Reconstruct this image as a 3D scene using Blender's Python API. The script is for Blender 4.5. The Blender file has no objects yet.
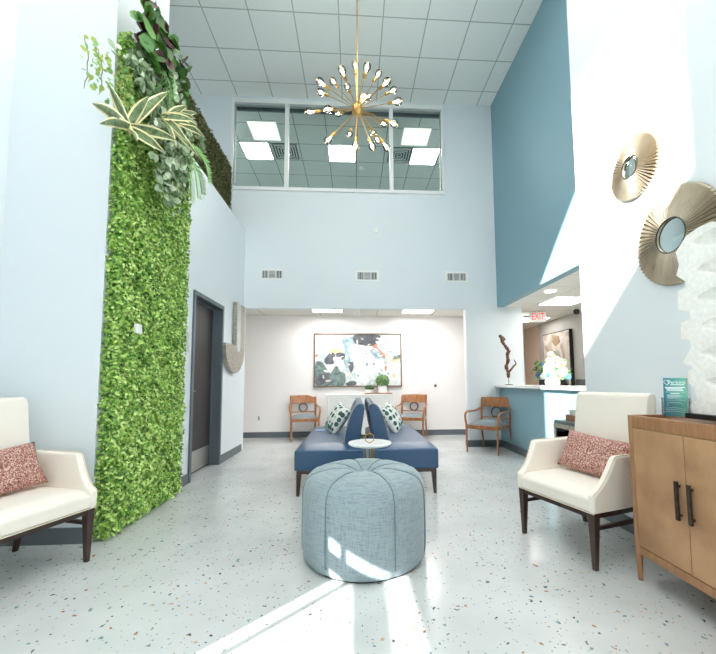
import bpy, bmesh, math, random
import numpy as np
from mathutils import Vector, Matrix, Euler
random.seed(7); rng = np.random.default_rng(7)
sc = bpy.context.scene; COL = sc.collection
PI = math.pi

# ---------------------------------------------------------------- camera
F, PX, PY, YAW, PITCH, ROLL, H = 369.2, 376.54, 352.55, .0612, .0775, .0063, 1.17
def unrot(x, y, z):
    c, s = math.cos(ROLL), math.sin(ROLL); x, z = c*x+s*z, -s*x+c*z
    c, s = math.cos(PITCH), math.sin(PITCH); y, z = c*y-s*z, s*y+c*z
    c, s = math.cos(YAW), math.sin(YAW); x, y = c*x+s*y, -s*x+c*y
    return Vector((x, y, z))
cam = bpy.data.cameras.new('camera'); camo = bpy.data.objects.new('camera', cam); COL.objects.link(camo)
r_, u_, b_ = unrot(1,0,0), unrot(0,0,1), -unrot(0,1,0)
M4 = Matrix((r_, u_, b_)).transposed().to_4x4(); M4.translation = (0, 0, H)
camo.matrix_world = M4
cam.sensor_fit = 'HORIZONTAL'; cam.sensor_width = 36; cam.lens = F*36/716
cam.shift_x = (358-PX)/716; cam.shift_y = (PY-327)/716; cam.clip_start = .05
sc.camera = camo

# ---------------------------------------------------------------- materials
def lin(c):
    return tuple(((v/255)/12.92 if v/255 <= .04045 else ((v/255+.055)/1.055)**2.4) for v in c[:3]) + (1,)
MATS = {}
def mat(name, rgb, rough=.6, metal=0., spec=.5, var=0., scale=8, stretch=(1,1,1), rgb2=None, bump=0., bscale=60, coat=0., emit=0., sheen=0., detail=4):
    m = bpy.data.materials.new(name); m.use_nodes = True; nt = m.node_tree; N = nt.nodes; Lk = nt.links
    b = N['Principled BSDF']; b.inputs['Roughness'].default_value = rough; b.inputs['Metallic'].default_value = metal
    b.inputs['Specular IOR Level'].default_value = spec; b.inputs['Coat Weight'].default_value = coat
    b.inputs['Coat Roughness'].default_value = .15
    b.inputs['Base Color'].default_value = lin(rgb)
    tc = N.new('ShaderNodeTexCoord')
    mp = N.new('ShaderNodeMapping'); mp.inputs['Scale'].default_value = stretch
    Lk.new(tc.outputs['Object'], mp.inputs['Vector'])
    if var or rgb2:
        n = N.new('ShaderNodeTexNoise'); n.inputs['Scale'].default_value = scale; n.inputs['Detail'].default_value = detail
        Lk.new(mp.outputs['Vector'], n.inputs['Vector'])
        r = N.new('ShaderNodeValToRGB'); r.color_ramp.elements[0].position = .35; r.color_ramp.elements[1].position = .65
        a = lin(rgb); c2 = lin(rgb2) if rgb2 else tuple(min(1, v*(1+var)) for v in a[:3])+(1,)
        if not rgb2: a = tuple(v*(1-var) for v in a[:3])+(1,)
        r.color_ramp.elements[0].color = a; r.color_ramp.elements[1].color = c2
        Lk.new(n.outputs['Fac'], r.inputs['Fac']); Lk.new(r.outputs['Color'], b.inputs['Base Color'])
    if bump:
        n2 = N.new('ShaderNodeTexNoise'); n2.inputs['Scale'].default_value = bscale; n2.inputs['Detail'].default_value = 3
        Lk.new(mp.outputs['Vector'], n2.inputs['Vector'])
        bp = N.new('ShaderNodeBump'); bp.inputs['Strength'].default_value = bump; bp.inputs['Distance'].default_value = .01
        Lk.new(n2.outputs['Fac'], bp.inputs['Height']); Lk.new(bp.outputs['Normal'], b.inputs['Normal'])
    if emit:
        b.inputs['Emission Color'].default_value = lin(rgb); b.inputs['Emission Strength'].default_value = emit
    if sheen: b.inputs['Sheen Weight'].default_value = sheen
    MATS[name] = m; return m
def glassmat(name, tint, gloss=.08, rough=0.):
    m = bpy.data.materials.new(name); m.use_nodes = True; nt = m.node_tree; N = nt.nodes; Lk = nt.links
    N.remove(N['Principled BSDF']); out = N['Material Output']
    t = N.new('ShaderNodeBsdfTransparent'); t.inputs['Color'].default_value = tint
    g = N.new('ShaderNodeBsdfGlossy'); g.inputs['Roughness'].default_value = rough
    fr = N.new('ShaderNodeFresnel'); fr.inputs['IOR'].default_value = 1.3
    mx = N.new('ShaderNodeMixShader'); Lk.new(fr.outputs['Fac'], mx.inputs['Fac'])
    Lk.new(t.outputs[0], mx.inputs[1]); Lk.new(g.outputs[0], mx.inputs[2]); Lk.new(mx.outputs[0], out.inputs['Surface'])
    return m

M_wall = mat('pale_aqua_paint', (225,232,236), .55, spec=.3, bump=.03, bscale=120)
M_warm = mat('warm_white_paint', (244,241,240), .6, spec=.3, bump=.03, bscale=120)
M_blue = mat('teal_blue_paint', (128,163,176), .5, spec=.35, bump=.03, bscale=120)
M_grey = mat('grey_paint', (172,172,166), .6, spec=.3)
M_beige = mat('beige_paint', (214,198,184), .6, spec=.3)
M_base = mat('slate_vinyl_baseboard', (98,106,113), .45)
M_white = mat('white_satin_paint', (238,240,238), .4)
M_slab = mat('white_stone_counter', (244,245,243), .25, var=.03, scale=14)
M_frame = mat('dark_grey_door_frame', (92,102,110), .4)
M_door = mat('dark_brown_door', (50,47,48), .5, var=.08, scale=3, stretch=(8,8,1))
M_steel = mat('brushed_steel', (190,188,182), .3, metal=.9, bump=.02, bscale=200)
M_chrome = mat('chrome', (225,225,225), .12, metal=1)
M_grass = mat('boxwood_leaf_mid', (150,192,84), .5, spec=.4)
M_grass2 = mat('boxwood_leaf_light', (206,232,140), .5, spec=.4)
M_grass3 = mat('boxwood_leaf_dark', (90,138,62), .5, spec=.4)
M_hedge1 = mat('hedge_leaf_olive', (74,80,36), .6)
M_hedge2 = mat('hedge_leaf_brown', (56,56,34), .6)
M_hedge3 = mat('hedge_leaf_moss', (104,108,52), .6)
M_euc1 = mat('eucalyptus_leaf', (164,184,150), .55)
M_euc2 = mat('eucalyptus_leaf_pale', (206,218,192), .55)
M_euc3 = mat('eucalyptus_leaf_deep', (112,138,98), .55)
M_stem = mat('stem_tan', (132,136,84), .6)
M_snake = mat('snake_plant_green', (70,98,58), .4, rgb2=(122,144,98), scale=30)
M_cream_edge = mat('snake_plant_margin', (236,226,170), .4)
M_palm = mat('palm_green', (96,146,80), .5)
M_palm2 = mat('palm_green_light', (140,184,110), .5)
M_yel = mat('sedum_yellow_green', (176,190,96), .5)
M_maroon = mat('maroon_leaf', (84,34,48), .5)
M_wood = mat('honey_cherry_wood', (146,92,54), .3, rgb2=(176,120,76), scale=5, stretch=(6,6,1), coat=.35)
M_woodleg = M_wood
M_seat = mat('grey_tweed', (112,124,130), .9, rgb2=(142,152,156), scale=160, bump=.2, bscale=300)
M_black = mat('black_lacquer', (22,22,24), .35)
M_navy = mat('navy_leatherette', (52,84,118), .38, spec=.5, bump=.05, bscale=180)
M_navy2 = mat('navy_leatherette_panel', (46,76,110), .38, bump=.05, bscale=180)
M_pipe = mat('grey_piping', (150,156,160), .5)
M_walnut = mat('dark_walnut', (46,28,24), .32, rgb2=(62,38,32), scale=6, stretch=(5,5,1), coat=.3)
M_otto_seam = mat('ottoman_seam_cord', (112,134,142), .85)
M_cream = mat('cream_leatherette', (242,235,224), .5, spec=.4, bump=.03, bscale=150)
M_creampipe = mat('cream_piping', (220,208,188), .5)
M_cab = mat('gold_brown_wood_frame', (150,106,70), .4, rgb2=(168,122,84), scale=7, stretch=(1,8,1), coat=.2)
M_cabdoor = mat('brushed_gold_door', (170,128,92), .42, metal=.15, rgb2=(194,152,112), scale=5, coat=.1)
M_bronze = mat('dark_bronze', (74,66,58), .35, metal=.7, var=.2, scale=30)
M_stone = mat('white_limestone', (243,243,239), .85, var=.05, scale=40, bump=.12, bscale=90)
M_gold = mat('champagne_gold', (192,180,160), .3, metal=.85, var=.08, scale=20)
M_groove_shade = mat('groove_shade', (74,62,50), .7, metal=.0)  # dark valley colour imitating shade between the pleats
M_brass = mat('satin_brass', (200,160,98), .28, metal=.9)
M_mirror = mat('mirror_glass', (220,232,230), .02, metal=1)
M_bulb = glassmat('bulb_glass', (1,.99,.96,1))
M_fil = mat('glowing_filament', (255,236,200), .5, emit=14)
M_glass = glassmat('tinted_window_glass', (.87,.91,.88,1))
M_clear = glassmat('clear_acrylic', (.93,.96,.97,1))
M_light = mat('ceiling_panel_light', (255,251,248), .5, emit=17)
M_light_reflected = mat('reflected_panel_glow', (250,244,240), .5, emit=1.0)  # dim glow imitating a lobby light mirrored in the window
M_lightb = mat('recess_panel_light', (255,250,246), .5, emit=28)
M_lightc = mat('reception_panel_light', (255,250,246), .5, emit=15)
M_lighto = mat('office_panel_light', (255,254,250), .5, emit=90)
M_exit = mat('exit_red', (226,50,28), .5, emit=.5)
M_dotk = mat('black_plastic', (26,28,30), .4)
M_dark = mat('vent_cavity', (66,78,84), .8)
M_alu = mat('storefront_aluminium', (170,174,176), .4, metal=.5)
M_ground = mat('outdoor_pavement', (190,190,186), .9)
M_drift = mat('driftwood_brown', (80,50,40), .7, rgb2=(120,80,62), scale=18, bump=.6, bscale=30)
M_jmetal = mat('weathered_grey_metal', (150,142,130), .5, metal=.35, rgb2=(182,176,166), scale=7, stretch=(1,3,6))
M_jlight = mat('pale_streaked_panel', (206,210,208), .35, rgb2=(180,186,186), scale=10, stretch=(1,6,1))
M_crate = mat('crate_wood', (150,104,74), .6)
M_petal = mat('white_petal', (250,250,246), .6)
M_petalb = mat('blue_petal', (76,138,196), .6)
M_petaly = mat('yellow_petal', (236,200,96), .6)
M_leaf = mat('flower_leaf', (84,128,70), .6)
M_pot = mat('white_ceramic', (242,242,240), .3)
M_bush = mat('small_bush_green', (86,130,70), .6)
M_bush2 = mat('small_bush_green_pale', (136,170,110), .6)
M_succ = mat('succulent_dark', (64,88,66), .6)
M_teal = mat('leaflet_teal', (60,150,160), .4)
M_ink = mat('leaflet_white_ink', (240,250,250), .5)
M_paper = mat('pale_blue_paper', (166,200,226), .6)

# linen ottoman fabric with a fine crosshatch weave
def linen():
    m = mat('blue_grey_linen', (142,168,176), .92, sheen=.2); nt = m.node_tree; N = nt.nodes; Lk = nt.links; b = N['Principled BSDF']
    tc = N['Texture Coordinate']
    def noise(st, sc_):
        mp = N.new('ShaderNodeMapping'); mp.inputs['Scale'].default_value = st; Lk.new(tc.outputs['Object'], mp.inputs['Vector'])
        n = N.new('ShaderNodeTexNoise'); n.inputs['Scale'].default_value = sc_; n.inputs['Detail'].default_value = 2; Lk.new(mp.outputs['Vector'], n.inputs['Vector']); return n
    a = noise((1,1,14), 16); c = noise((14,14,1), 16)
    ad = N.new('ShaderNodeMath'); ad.operation = 'ADD'; Lk.new(a.outputs['Fac'], ad.inputs[0]); Lk.new(c.outputs['Fac'], ad.inputs[1])
    hf = N.new('ShaderNodeMath'); hf.operation = 'MULTIPLY'; hf.inputs[1].default_value = .5; Lk.new(ad.outputs[0], hf.inputs[0])
    r = N.new('ShaderNodeValToRGB'); e = r.color_ramp.elements; e[0].position = .36; e[1].position = .52; e[0].color = lin((118,134,141)); e[1].color = lin((147,163,168))
    Lk.new(hf.outputs[0], r.inputs['Fac']); Lk.new(r.outputs['Color'], b.inputs['Base Color'])
    return m
M_linen = linen()
def tweed():
    m = mat('rose_brown_tweed', (160,104,92), .95, bump=.9, bscale=120); nt = m.node_tree; N = nt.nodes; Lk = nt.links; b = N['Principled BSDF']
    n = N.new('ShaderNodeTexNoise'); n.inputs['Scale'].default_value = 120; n.inputs['Detail'].default_value = 4; Lk.new(N['Texture Coordinate'].outputs['Object'], n.inputs['Vector'])
    r = N.new('ShaderNodeValToRGB'); e = r.color_ramp.elements; e[0].position = .38; e[1].position = .62; e[0].color = lin((128,78,70)); e[1].color = lin((228,202,192))
    k = e.new(.5); k.color = lin((182,126,112)); Lk.new(n.outputs['Fac'], r.inputs['Fac']); Lk.new(r.outputs['Color'], b.inputs['Base Color']); return m
M_tweed = tweed()
def terrazzo():
    m = mat('flecked_epoxy_floor', (208,211,210), .22, spec=.5); nt = m.node_tree; N = nt.nodes; Lk = nt.links; b = N['Principled BSDF']
    tc = N['Texture Coordinate']
    def layer(base, scale, rad, keep, hue):
        no = N.new('ShaderNodeTexNoise'); no.inputs['Scale'].default_value = scale*1.6; Lk.new(tc.outputs['Object'], no.inputs['Vector'])
        mixv = N.new('ShaderNodeVectorMath'); mixv.operation = 'MULTIPLY_ADD'; mixv.inputs[1].default_value = (.9/scale,)*3
        Lk.new(no.outputs['Color'], mixv.inputs[0]); Lk.new(tc.outputs['Object'], mixv.inputs[2])
        v = N.new('ShaderNodeTexVoronoi'); v.voronoi_dimensions = '2D'; v.inputs['Scale'].default_value = scale; Lk.new(mixv.outputs[0], v.inputs['Vector'])
        lt = N.new('ShaderNodeMath'); lt.operation = 'LESS_THAN'; lt.inputs[1].default_value = rad; Lk.new(v.outputs['Distance'], lt.inputs[0])
        sp = N.new('ShaderNodeSeparateColor'); Lk.new(v.outputs['Color'], sp.inputs[0])
        gt = N.new('ShaderNodeMath'); gt.operation = 'LESS_THAN'; gt.inputs[1].default_value = keep; Lk.new(sp.outputs['Red'], gt.inputs[0])
        mu = N.new('ShaderNodeMath'); mu.operation = 'MULTIPLY'; Lk.new(lt.outputs[0], mu.inputs[0]); Lk.new(gt.outputs[0], mu.inputs[1])
        r = N.new('ShaderNodeValToRGB'); r.color_ramp.interpolation = 'CONSTANT'
        el = r.color_ramp.elements; el[0].color = lin(hue[0]); el[0].position = 0; el[1].position = 1/len(hue); el[1].color = lin(hue[1])
        for i, c in enumerate(hue[2:]): k = el.new((i+2)/len(hue)); k.color = lin(c)
        Lk.new(sp.outputs['Green'], r.inputs['Fac'])
        mx = N.new('ShaderNodeMix'); mx.data_type = 'RGBA'; Lk.new(mu.outputs[0], mx.inputs['Factor'])
        if hasattr(base, 'is_linked') or not isinstance(base, tuple): Lk.new(base, mx.inputs['A'])
        else: mx.inputs['A'].default_value = base
        Lk.new(r.outputs['Color'], mx.inputs['B']); return mx.outputs['Result']
    n = N.new('ShaderNodeTexNoise'); n.inputs['Scale'].default_value = 1.6; n.inputs['Detail'].default_value = 5; Lk.new(tc.outputs['Object'], n.inputs['Vector'])
    rr = N.new('ShaderNodeValToRGB'); rr.color_ramp.elements[0].color = lin((192,196,195)); rr.color_ramp.elements[1].color = lin((209,212,211)); rr.color_ramp.elements[0].position=.35; rr.color_ramp.elements[1].position=.65
    Lk.new(n.outputs['Fac'], rr.inputs['Fac'])
    hues = [(104,116,122),(170,128,100),(126,150,156),(92,94,96),(190,168,146),(116,144,152)]
    a = layer(rr.outputs['Color'], 20, .15, .20, hues)
    c = layer(a, 44, .16, .15, hues)
    d = layer(c, 11, .09, .10, [(70,84,94),(160,104,74),(112,144,152)])
    Lk.new(d, b.inputs['Base Color']); return m
M_floor = terrazzo()
def tiles(name, rgb, step, x0, y0, line=(150,154,150), w=.008, emit=0):
    m = mat(name, rgb, .8, spec=.2, bump=.12, bscale=200); nt = m.node_tree; N = nt.nodes; Lk = nt.links; b = N['Principled BSDF']
    g = N.new('ShaderNodeNewGeometry'); s = N.new('ShaderNodeSeparateXYZ'); Lk.new(g.outputs['Position'], s.inputs[0])
    outs = []
    for ax, o, st in (('X', x0, step[0]), ('Y', y0, step[1])):
        a = N.new('ShaderNodeMath'); a.operation = 'SUBTRACT'; a.inputs[1].default_value = o - 50*st; Lk.new(s.outputs[ax], a.inputs[0])
        mo = N.new('ShaderNodeMath'); mo.operation = 'MODULO'; mo.inputs[1].default_value = st; Lk.new(a.outputs[0], mo.inputs[0])
        l = N.new('ShaderNodeMath'); l.operation = 'LESS_THAN'; l.inputs[1].default_value = w*2; Lk.new(mo.outputs[0], l.inputs[0]); outs.append(l)
    mx_ = N.new('ShaderNodeMath'); mx_.operation = 'MAXIMUM'; Lk.new(outs[0].outputs[0], mx_.inputs[0]); Lk.new(outs[1].outputs[0], mx_.inputs[1])
    mx = N.new('ShaderNodeMix'); mx.data_type = 'RGBA'; mx.inputs['A'].default_value = lin(rgb); mx.inputs['B'].default_value = lin(line)
    Lk.new(mx_.outputs[0], mx.inputs['Factor']); Lk.new(mx.outputs['Result'], b.inputs['Base Color']); return m
M_ceil = tiles('lobby_ceiling_tiles', (240,243,240), (.64,.64), -2.14, 6.2, (176,182,178))
M_ceil2 = tiles('office_ceiling_tiles', (212,218,212), (.64,.62), -2.5, 7.87, (112,120,112))
M_ceil3 = tiles('low_ceiling_tiles', (232,228,220), (1.2,.6), -.72, 7.3, (186,182,176))
M_ceil4 = tiles('reception_ceiling_tiles', (232,230,224), (.6,.6), 3.27, 5.68, (196,192,186), .006)
# abstract painting on the recess wall: warped patches of white, pale blue, charcoal, pine and ochre
def painting(name, cols, scale, seed):
    m = mat(name, (220,225,222), .6); nt = m.node_tree; N = nt.nodes; Lk = nt.links; b = N['Principled BSDF']
    tc = N['Texture Coordinate']
    mp = N.new('ShaderNodeMapping'); mp.inputs['Location'].default_value = (seed, seed*.7, seed*.3); Lk.new(tc.outputs['Object'], mp.inputs['Vector'])
    n = N.new('ShaderNodeTexNoise'); n.inputs['Scale'].default_value = scale; n.inputs['Detail'].default_value = 6; n.inputs['Distortion'].default_value = 1.6; n.inputs['Roughness'].default_value = .55
    Lk.new(mp.outputs[0], n.inputs['Vector'])
    r = N.new('ShaderNodeValToRGB'); el = r.color_ramp.elements
    ps = cols
    el[0].position, el[0].color = ps[0][0], lin(ps[0][1]); el[1].position, el[1].color = ps[-1][0], lin(ps[-1][1])
    for p, c in ps[1:-1]: k = el.new(p); k.color = lin(c)
    Lk.new(n.outputs['Fac'], r.inputs['Fac']); Lk.new(r.outputs['Color'], b.inputs['Base Color']); return m
M_art = painting('abstract_canvas_ground', [(.3,(196,208,208)),(.42,(232,234,230)),(.5,(214,222,222)),(.56,(176,196,200)),(.62,(236,234,228)),(.8,(210,200,190))], 2.2, 3.1)
M_artpine = mat('paint_pine_green', (82,104,102), .6, rgb2=(136,154,150), scale=14)
M_artchar = mat('paint_charcoal', (84,88,96), .6, rgb2=(112,114,120), scale=12)
M_artochre = mat('paint_ochre', (222,192,140), .6, rgb2=(234,214,176), scale=12)
M_artrust = mat('paint_rust', (206,140,110), .6)
M_artblue = mat('paint_dusty_blue', (130,160,176), .6, rgb2=(180,200,206), scale=10)
M_artwhite = mat('paint_white', (244,244,242), .6, rgb2=(214,222,224), scale=9)
M_artstroke = mat('paint_mist', (206,214,214), .6, rgb2=(226,228,226), scale=9)
M_artstroke2 = mat('paint_sand', (208,200,188), .6, rgb2=(220,216,208), scale=9)
M_art2 = painting('taupe_canvas_ground', [(.3,(150,136,122)),(.44,(186,174,162)),(.52,(206,198,190)),(.62,(170,158,148)),(.8,(128,112,98))], 1.6, 8.3)
M_art2b = mat('paint_umber', (136,112,90), .6, rgb2=(160,138,116), scale=9)
M_art2c = mat('paint_sage', (150,156,140), .6)
M_pictop = mat('bronze_picture_frame', (120,92,70), .4, metal=.3)
# spotted cushion fabric
def spots():
    m = mat('spotted_cushion_fabric', (232,232,226), .8); nt = m.node_tree; N = nt.nodes; Lk = nt.links; b = N['Principled BSDF']
    v = N.new('ShaderNodeTexVoronoi'); v.inputs['Scale'].default_value = 13; v.inputs['Randomness'].default_value = .45; Lk.new(N['Texture Coordinate'].outputs['Object'], v.inputs['Vector'])
    r = N.new('ShaderNodeValToRGB'); r.color_ramp.interpolation = 'CONSTANT'; el = r.color_ramp.elements
    el[0].position = 0; el[0].color = lin((62,108,96)); el[1].position = .27; el[1].color = lin((28,34,38))
    k = el.new(.38); k.color = lin((150,196,190)); k = el.new(.44); k.color = lin((234,234,228))
    Lk.new(v.outputs['Distance'], r.inputs['Fac']); Lk.new(r.outputs['Color'], b.inputs['Base Color']); return m
M_spots = spots()
M_cushback = mat('plain_off_white_fabric', (226,224,218), .85)
def chevron():
    m = mat('white_chevron_relief', (238,239,236), .5); nt = m.node_tree; N = nt.nodes; Lk = nt.links; b = N['Principled BSDF']
    tc = N['Texture Coordinate']; s = N.new('ShaderNodeSeparateXYZ'); Lk.new(tc.outputs['Object'], s.inputs[0])
    pp = N.new('ShaderNodeMath'); pp.operation = 'PINGPONG'; pp.inputs[1].default_value = .12; Lk.new(s.outputs['X'], pp.inputs[0])
    ad = N.new('ShaderNodeMath'); ad.operation = 'ADD'; Lk.new(pp.outputs[0], ad.inputs[0]); Lk.new(s.outputs['Z'], ad.inputs[1])
    p2 = N.new('ShaderNodeMath'); p2.operation = 'PINGPONG'; p2.inputs[1].default_value = .022; Lk.new(ad.outputs[0], p2.inputs[0])
    bp = N.new('ShaderNodeBump'); bp.inputs['Strength'].default_value = 1; bp.inputs['Distance'].default_value = .5; Lk.new(p2.outputs[0], bp.inputs['Height']); Lk.new(bp.outputs['Normal'], b.inputs['Normal'])
    return m
M_chev = chevron()
def leaflet():
    m = mat('leaflet_teal_gradient', (60,150,160), .4); nt = m.node_tree; N = nt.nodes; Lk = nt.links; b = N['Principled BSDF']
    s = N.new('ShaderNodeSeparateXYZ'); Lk.new(N['Texture Coordinate'].outputs['Object'], s.inputs[0])
    mr = N.new('ShaderNodeMapRange'); mr.inputs['From Min'].default_value = -.05; mr.inputs['From Max'].default_value = .05; Lk.new(s.outputs['X'], mr.inputs['Value'])
    mx = N.new('ShaderNodeMix'); mx.data_type = 'RGBA'; mx.inputs['A'].default_value = lin((38,128,146)); mx.inputs['B'].default_value = lin((112,196,170)); Lk.new(mr.outputs[0], mx.inputs['Factor'])
    Lk.new(mx.outputs['Result'], b.inputs['Base Color']); return m
M_leaflet = leaflet()

# ---------------------------------------------------------------- mesh helpers
class MB:
    def __init__(s): s.v = []; s.f = []; s.mi = []; s.cur = 0
    def add(s, vs, fs, mi=None):
        o = len(s.v); s.v += [tuple(v) for v in vs]; s.f += [tuple(i+o for i in f) for f in fs]
        s.mi += [s.cur if mi is None else mi]*len(fs); return s
    def box(s, x0, x1, y0, y1, z0, z1, mi=None):
        vs = [(x, y, z) for z in (z0, z1) for y in (y0, y1) for x in (x0, x1)]
        return s.add(vs, [(0,2,3,1),(4,5,7,6),(0,1,5,4),(2,6,7,3),(0,4,6,2),(1,3,7,5)], mi)
    def hexa(s, b, t, mi=None):   # bottom quad, top quad (ccw from above)
        return s.add(list(b)+list(t), [(3,2,1,0),(4,5,6,7)]+[(i,(i+1)%4,4+(i+1)%4,4+i) for i in range(4)], mi)
    def tube(s, pts, rad, n=8, mi=None, caps=True, flat=1.):
        pts = [Vector(p) for p in pts]; k = len(pts)
        if not hasattr(rad, '__len__'): rad = [rad]*k
        T = [(pts[min(i+1, k-1)]-pts[max(i-1, 0)]).normalized() for i in range(k)]
        up = Vector((0,0,1)) if abs(T[0].z) < .9 else Vector((1,0,0))
        N_ = (up - T[0]*up.dot(T[0])).normalized(); vs = []
        for i in range(k):
            N_ = (N_ - T[i]*N_.dot(T[i])).normalized(); B = T[i].cross(N_)
            for j in range(n):
                a = 2*PI*j/n; vs.append(pts[i]+(N_*math.cos(a)+B*math.sin(a)*flat)*rad[i])
        fs = [(i*n+j, i*n+(j+1)%n, (i+1)*n+(j+1)%n, (i+1)*n+j) for i in range(k-1) for j in range(n)]
        if caps: fs += [tuple(range(n))[::-1], tuple((k-1)*n+j for j in range(n))]
        return s.add(vs, fs, mi)
    def lathe(s, prof, n=48, c=(0,0,0), mi=None, fn=None):   # prof: (r,z)
        vs = []; 
        for r, z in prof:
            for j in range(n):
                a = 2*PI*j/n; rr, zz = (r, z) if fn is None else fn(r, z, a)
                vs.append((c[0]+rr*math.cos(a), c[1]+rr*math.sin(a), c[2]+zz))
        k = len(prof)
        fs = [(i*n+j, i*n+(j+1)%n, (i+1)*n+(j+1)%n, (i+1)*n+j) for i in range(k-1) for j in range(n)]
        fs += [tuple(range(n))[::-1], tuple((k-1)*n+j for j in range(n))]
        return s.add(vs, fs, mi)
    def prism(s, poly, f, mi=None):   # poly 2D list, f(u,v,w) -> 3D with w in 0,1
        n = len(poly); vs = [f(u, v, 0) for u, v in poly]+[f(u, v, 1) for u, v in poly]
        return s.add(vs, [tuple(range(n))[::-1], tuple(range(n, 2*n))]+[(i, (i+1)%n, n+(i+1)%n, n+i) for i in range(n)], mi)
    def sphere(s, c, r, n=12, m=8, mi=None):
        if not hasattr(r, '__len__'): r = (r, r, r)
        vs = [(c[0], c[1], c[2]-r[2])]
        for i in range(1, m):
            t = PI*i/m
            for j in range(n):
                a = 2*PI*j/n; vs.append((c[0]+r[0]*math.sin(t)*math.cos(a), c[1]+r[1]*math.sin(t)*math.sin(a), c[2]-r[2]*math.cos(t)))
        vs.append((c[0], c[1], c[2]+r[2])); L = len(vs)-1
        fs = [(0, 1+(j+1)%n, 1+j) for j in range(n)]
        fs += [(1+i*n+j, 1+i*n+(j+1)%n, 1+(i+1)*n+(j+1)%n, 1+(i+1)*n+j) for i in range(m-2) for j in range(n)]
        fs += [(L, 1+(m-2)*n+j, 1+(m-2)*n+(j+1)%n) for j in range(n)]
        return s.add(vs, fs, mi)
    def build(s, name, mats, parent=None, bevel=0., smooth=True, seg=2, subsurf=0, xf=None):
        me = bpy.data.meshes.new(name); me.from_pydata(s.v, [], s.f); 
        if not isinstance(mats, (list, tuple)): mats = [mats]
        for m in mats: me.materials.append(m)
        me.polygons.foreach_set('material_index', s.mi)
        bm = bmesh.new(); bm.from_mesh(me); bmesh.ops.recalc_face_normals(bm, faces=bm.faces)
        if xf is not None: bmesh.ops.transform(bm, matrix=xf, verts=bm.verts)
        bm.to_mesh(me); bm.free()
        if smooth:
            me.polygons.foreach_set('use_smooth', [True]*len(me.polygons))
        o = bpy.data.objects.new(name, me); COL.objects.link(o)
        if parent is not None: o.parent = parent
        if bevel:
            md = o.modifiers.new('bevel', 'BEVEL'); md.width = bevel; md.segments = seg; md.limit_method = 'ANGLE'; md.angle_limit = .6
        if subsurf:
            md = o.modifiers.new('sub', 'SUBSURF'); md.levels = md.render_levels = subsurf
        if smooth:
            try:
                me.set_sharp_from_angle(angle=.7)
            except Exception: pass
        return o
def tag(o, label, cat, group=None, kind=None):
    if label: o['label'] = label
    if cat: o['category'] = cat
    if group: o['group'] = group
    if kind: o['kind'] = kind
    return o
def empty(name, loc, rz=0, label=None, cat=None, group=None):
    o = bpy.data.objects.new(name, None); COL.objects.link(o); o.location = loc; o.rotation_euler = (0, 0, rz); o.empty_display_size = .1
    return tag(o, label, cat, group)
def struct(name, mb, m, bevel=0, smooth=False, parent=None):
    o = mb.build(name, m, parent, bevel=bevel, smooth=smooth)
    if parent is None: o['kind'] = 'structure'
    return o
def dup(root, loc, rz, label):
    r = root.copy(); COL.objects.link(r); r.location = loc; r.rotation_euler = (0, 0, rz); r['label'] = label
    for ch in list(root.children):
        c = ch.copy(); COL.objects.link(c); c.parent = r
        for g in list(ch.children):
            d = g.copy(); COL.objects.link(d); d.parent = c
    return r
def text(s, size, name, m, parent, mx, extrude=.0004, align='CENTER', lsp=1., xscale=1.):
    cu = bpy.data.curves.new(name, 'FONT'); cu.body = s; cu.size = size; cu.extrude = extrude; cu.align_x = align; cu.align_y = 'CENTER'; cu.space_line = lsp
    cu.materials.append(m); tmp = bpy.data.objects.new(name, cu); COL.objects.link(tmp); bpy.context.view_layer.update(); me = bpy.data.meshes.new_from_object(tmp); bpy.data.objects.remove(tmp); o = bpy.data.objects.new(name, me); COL.objects.link(o); o.parent = parent; o.matrix_local = mx @ Matrix.Diagonal((xscale, 1, 1, 1)); return o

# ---------------------------------------------------------------- room shell
XL, YB, XR, XW, YR, ZC = -1.934, 6.543, 2.623, 2.122, 8.03, 6.42
YWE = 3.28     # end of the white right wall
struct('floor', MB().box(-3.3, 4.8, -2.75, 10.0, -.12, 0), M_floor)
struct('ground', MB().box(-30, 40, -40, 30, -.3, -.14), M_ground)
struct('ceiling', MB().box(XL-.05, 2.9, -2.75, .49, ZC, ZC+.1).box(-3.3, 2.9, .49, 6.66, ZC, ZC+.1), M_ceil)
struct('ceiling_office', MB().box(-3.3, 2.9, 6.66, 11.1, ZC, ZC+.1), M_ceil2)
struct('ceiling_recess', MB().box(-2.75, 2.75, 6.66, 8.03, 2.6, 2.66), M_ceil3)
struct('ceiling_reception', MB().box(2.75, 4.6, 2.9, 9.7, 2.52, 2.6), M_ceil4)
# back wall with recess opening and high window
wx0, wx1, wz0, wz1 = -2.172, 1.639, 4.68, 6.30
b = MB()
xs = [-3.16, wx0, XL, 2.027, wx1]
b.box(-3.3, wx0, YB, YB+.12, 2.469, ZC)
b.box(wx0, wx1, YB, YB+.12, 2.469, wz0)
b.box(wx0, wx1, YB, YB+.12, wz1, ZC)
b.box(wx1, 2.75, YB, YB+.12, 2.469, ZC)
b.box(-2.084, XL, YB, YB+.12, 0, 2.469)
b.box(2.027, 3.09, YB, YB+.12, 0, 2.469)
b.box(2.75, 3.09, YB, YB+.12, 2.469, 2.52)
struct('wall_back', b, M_wall)
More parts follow.
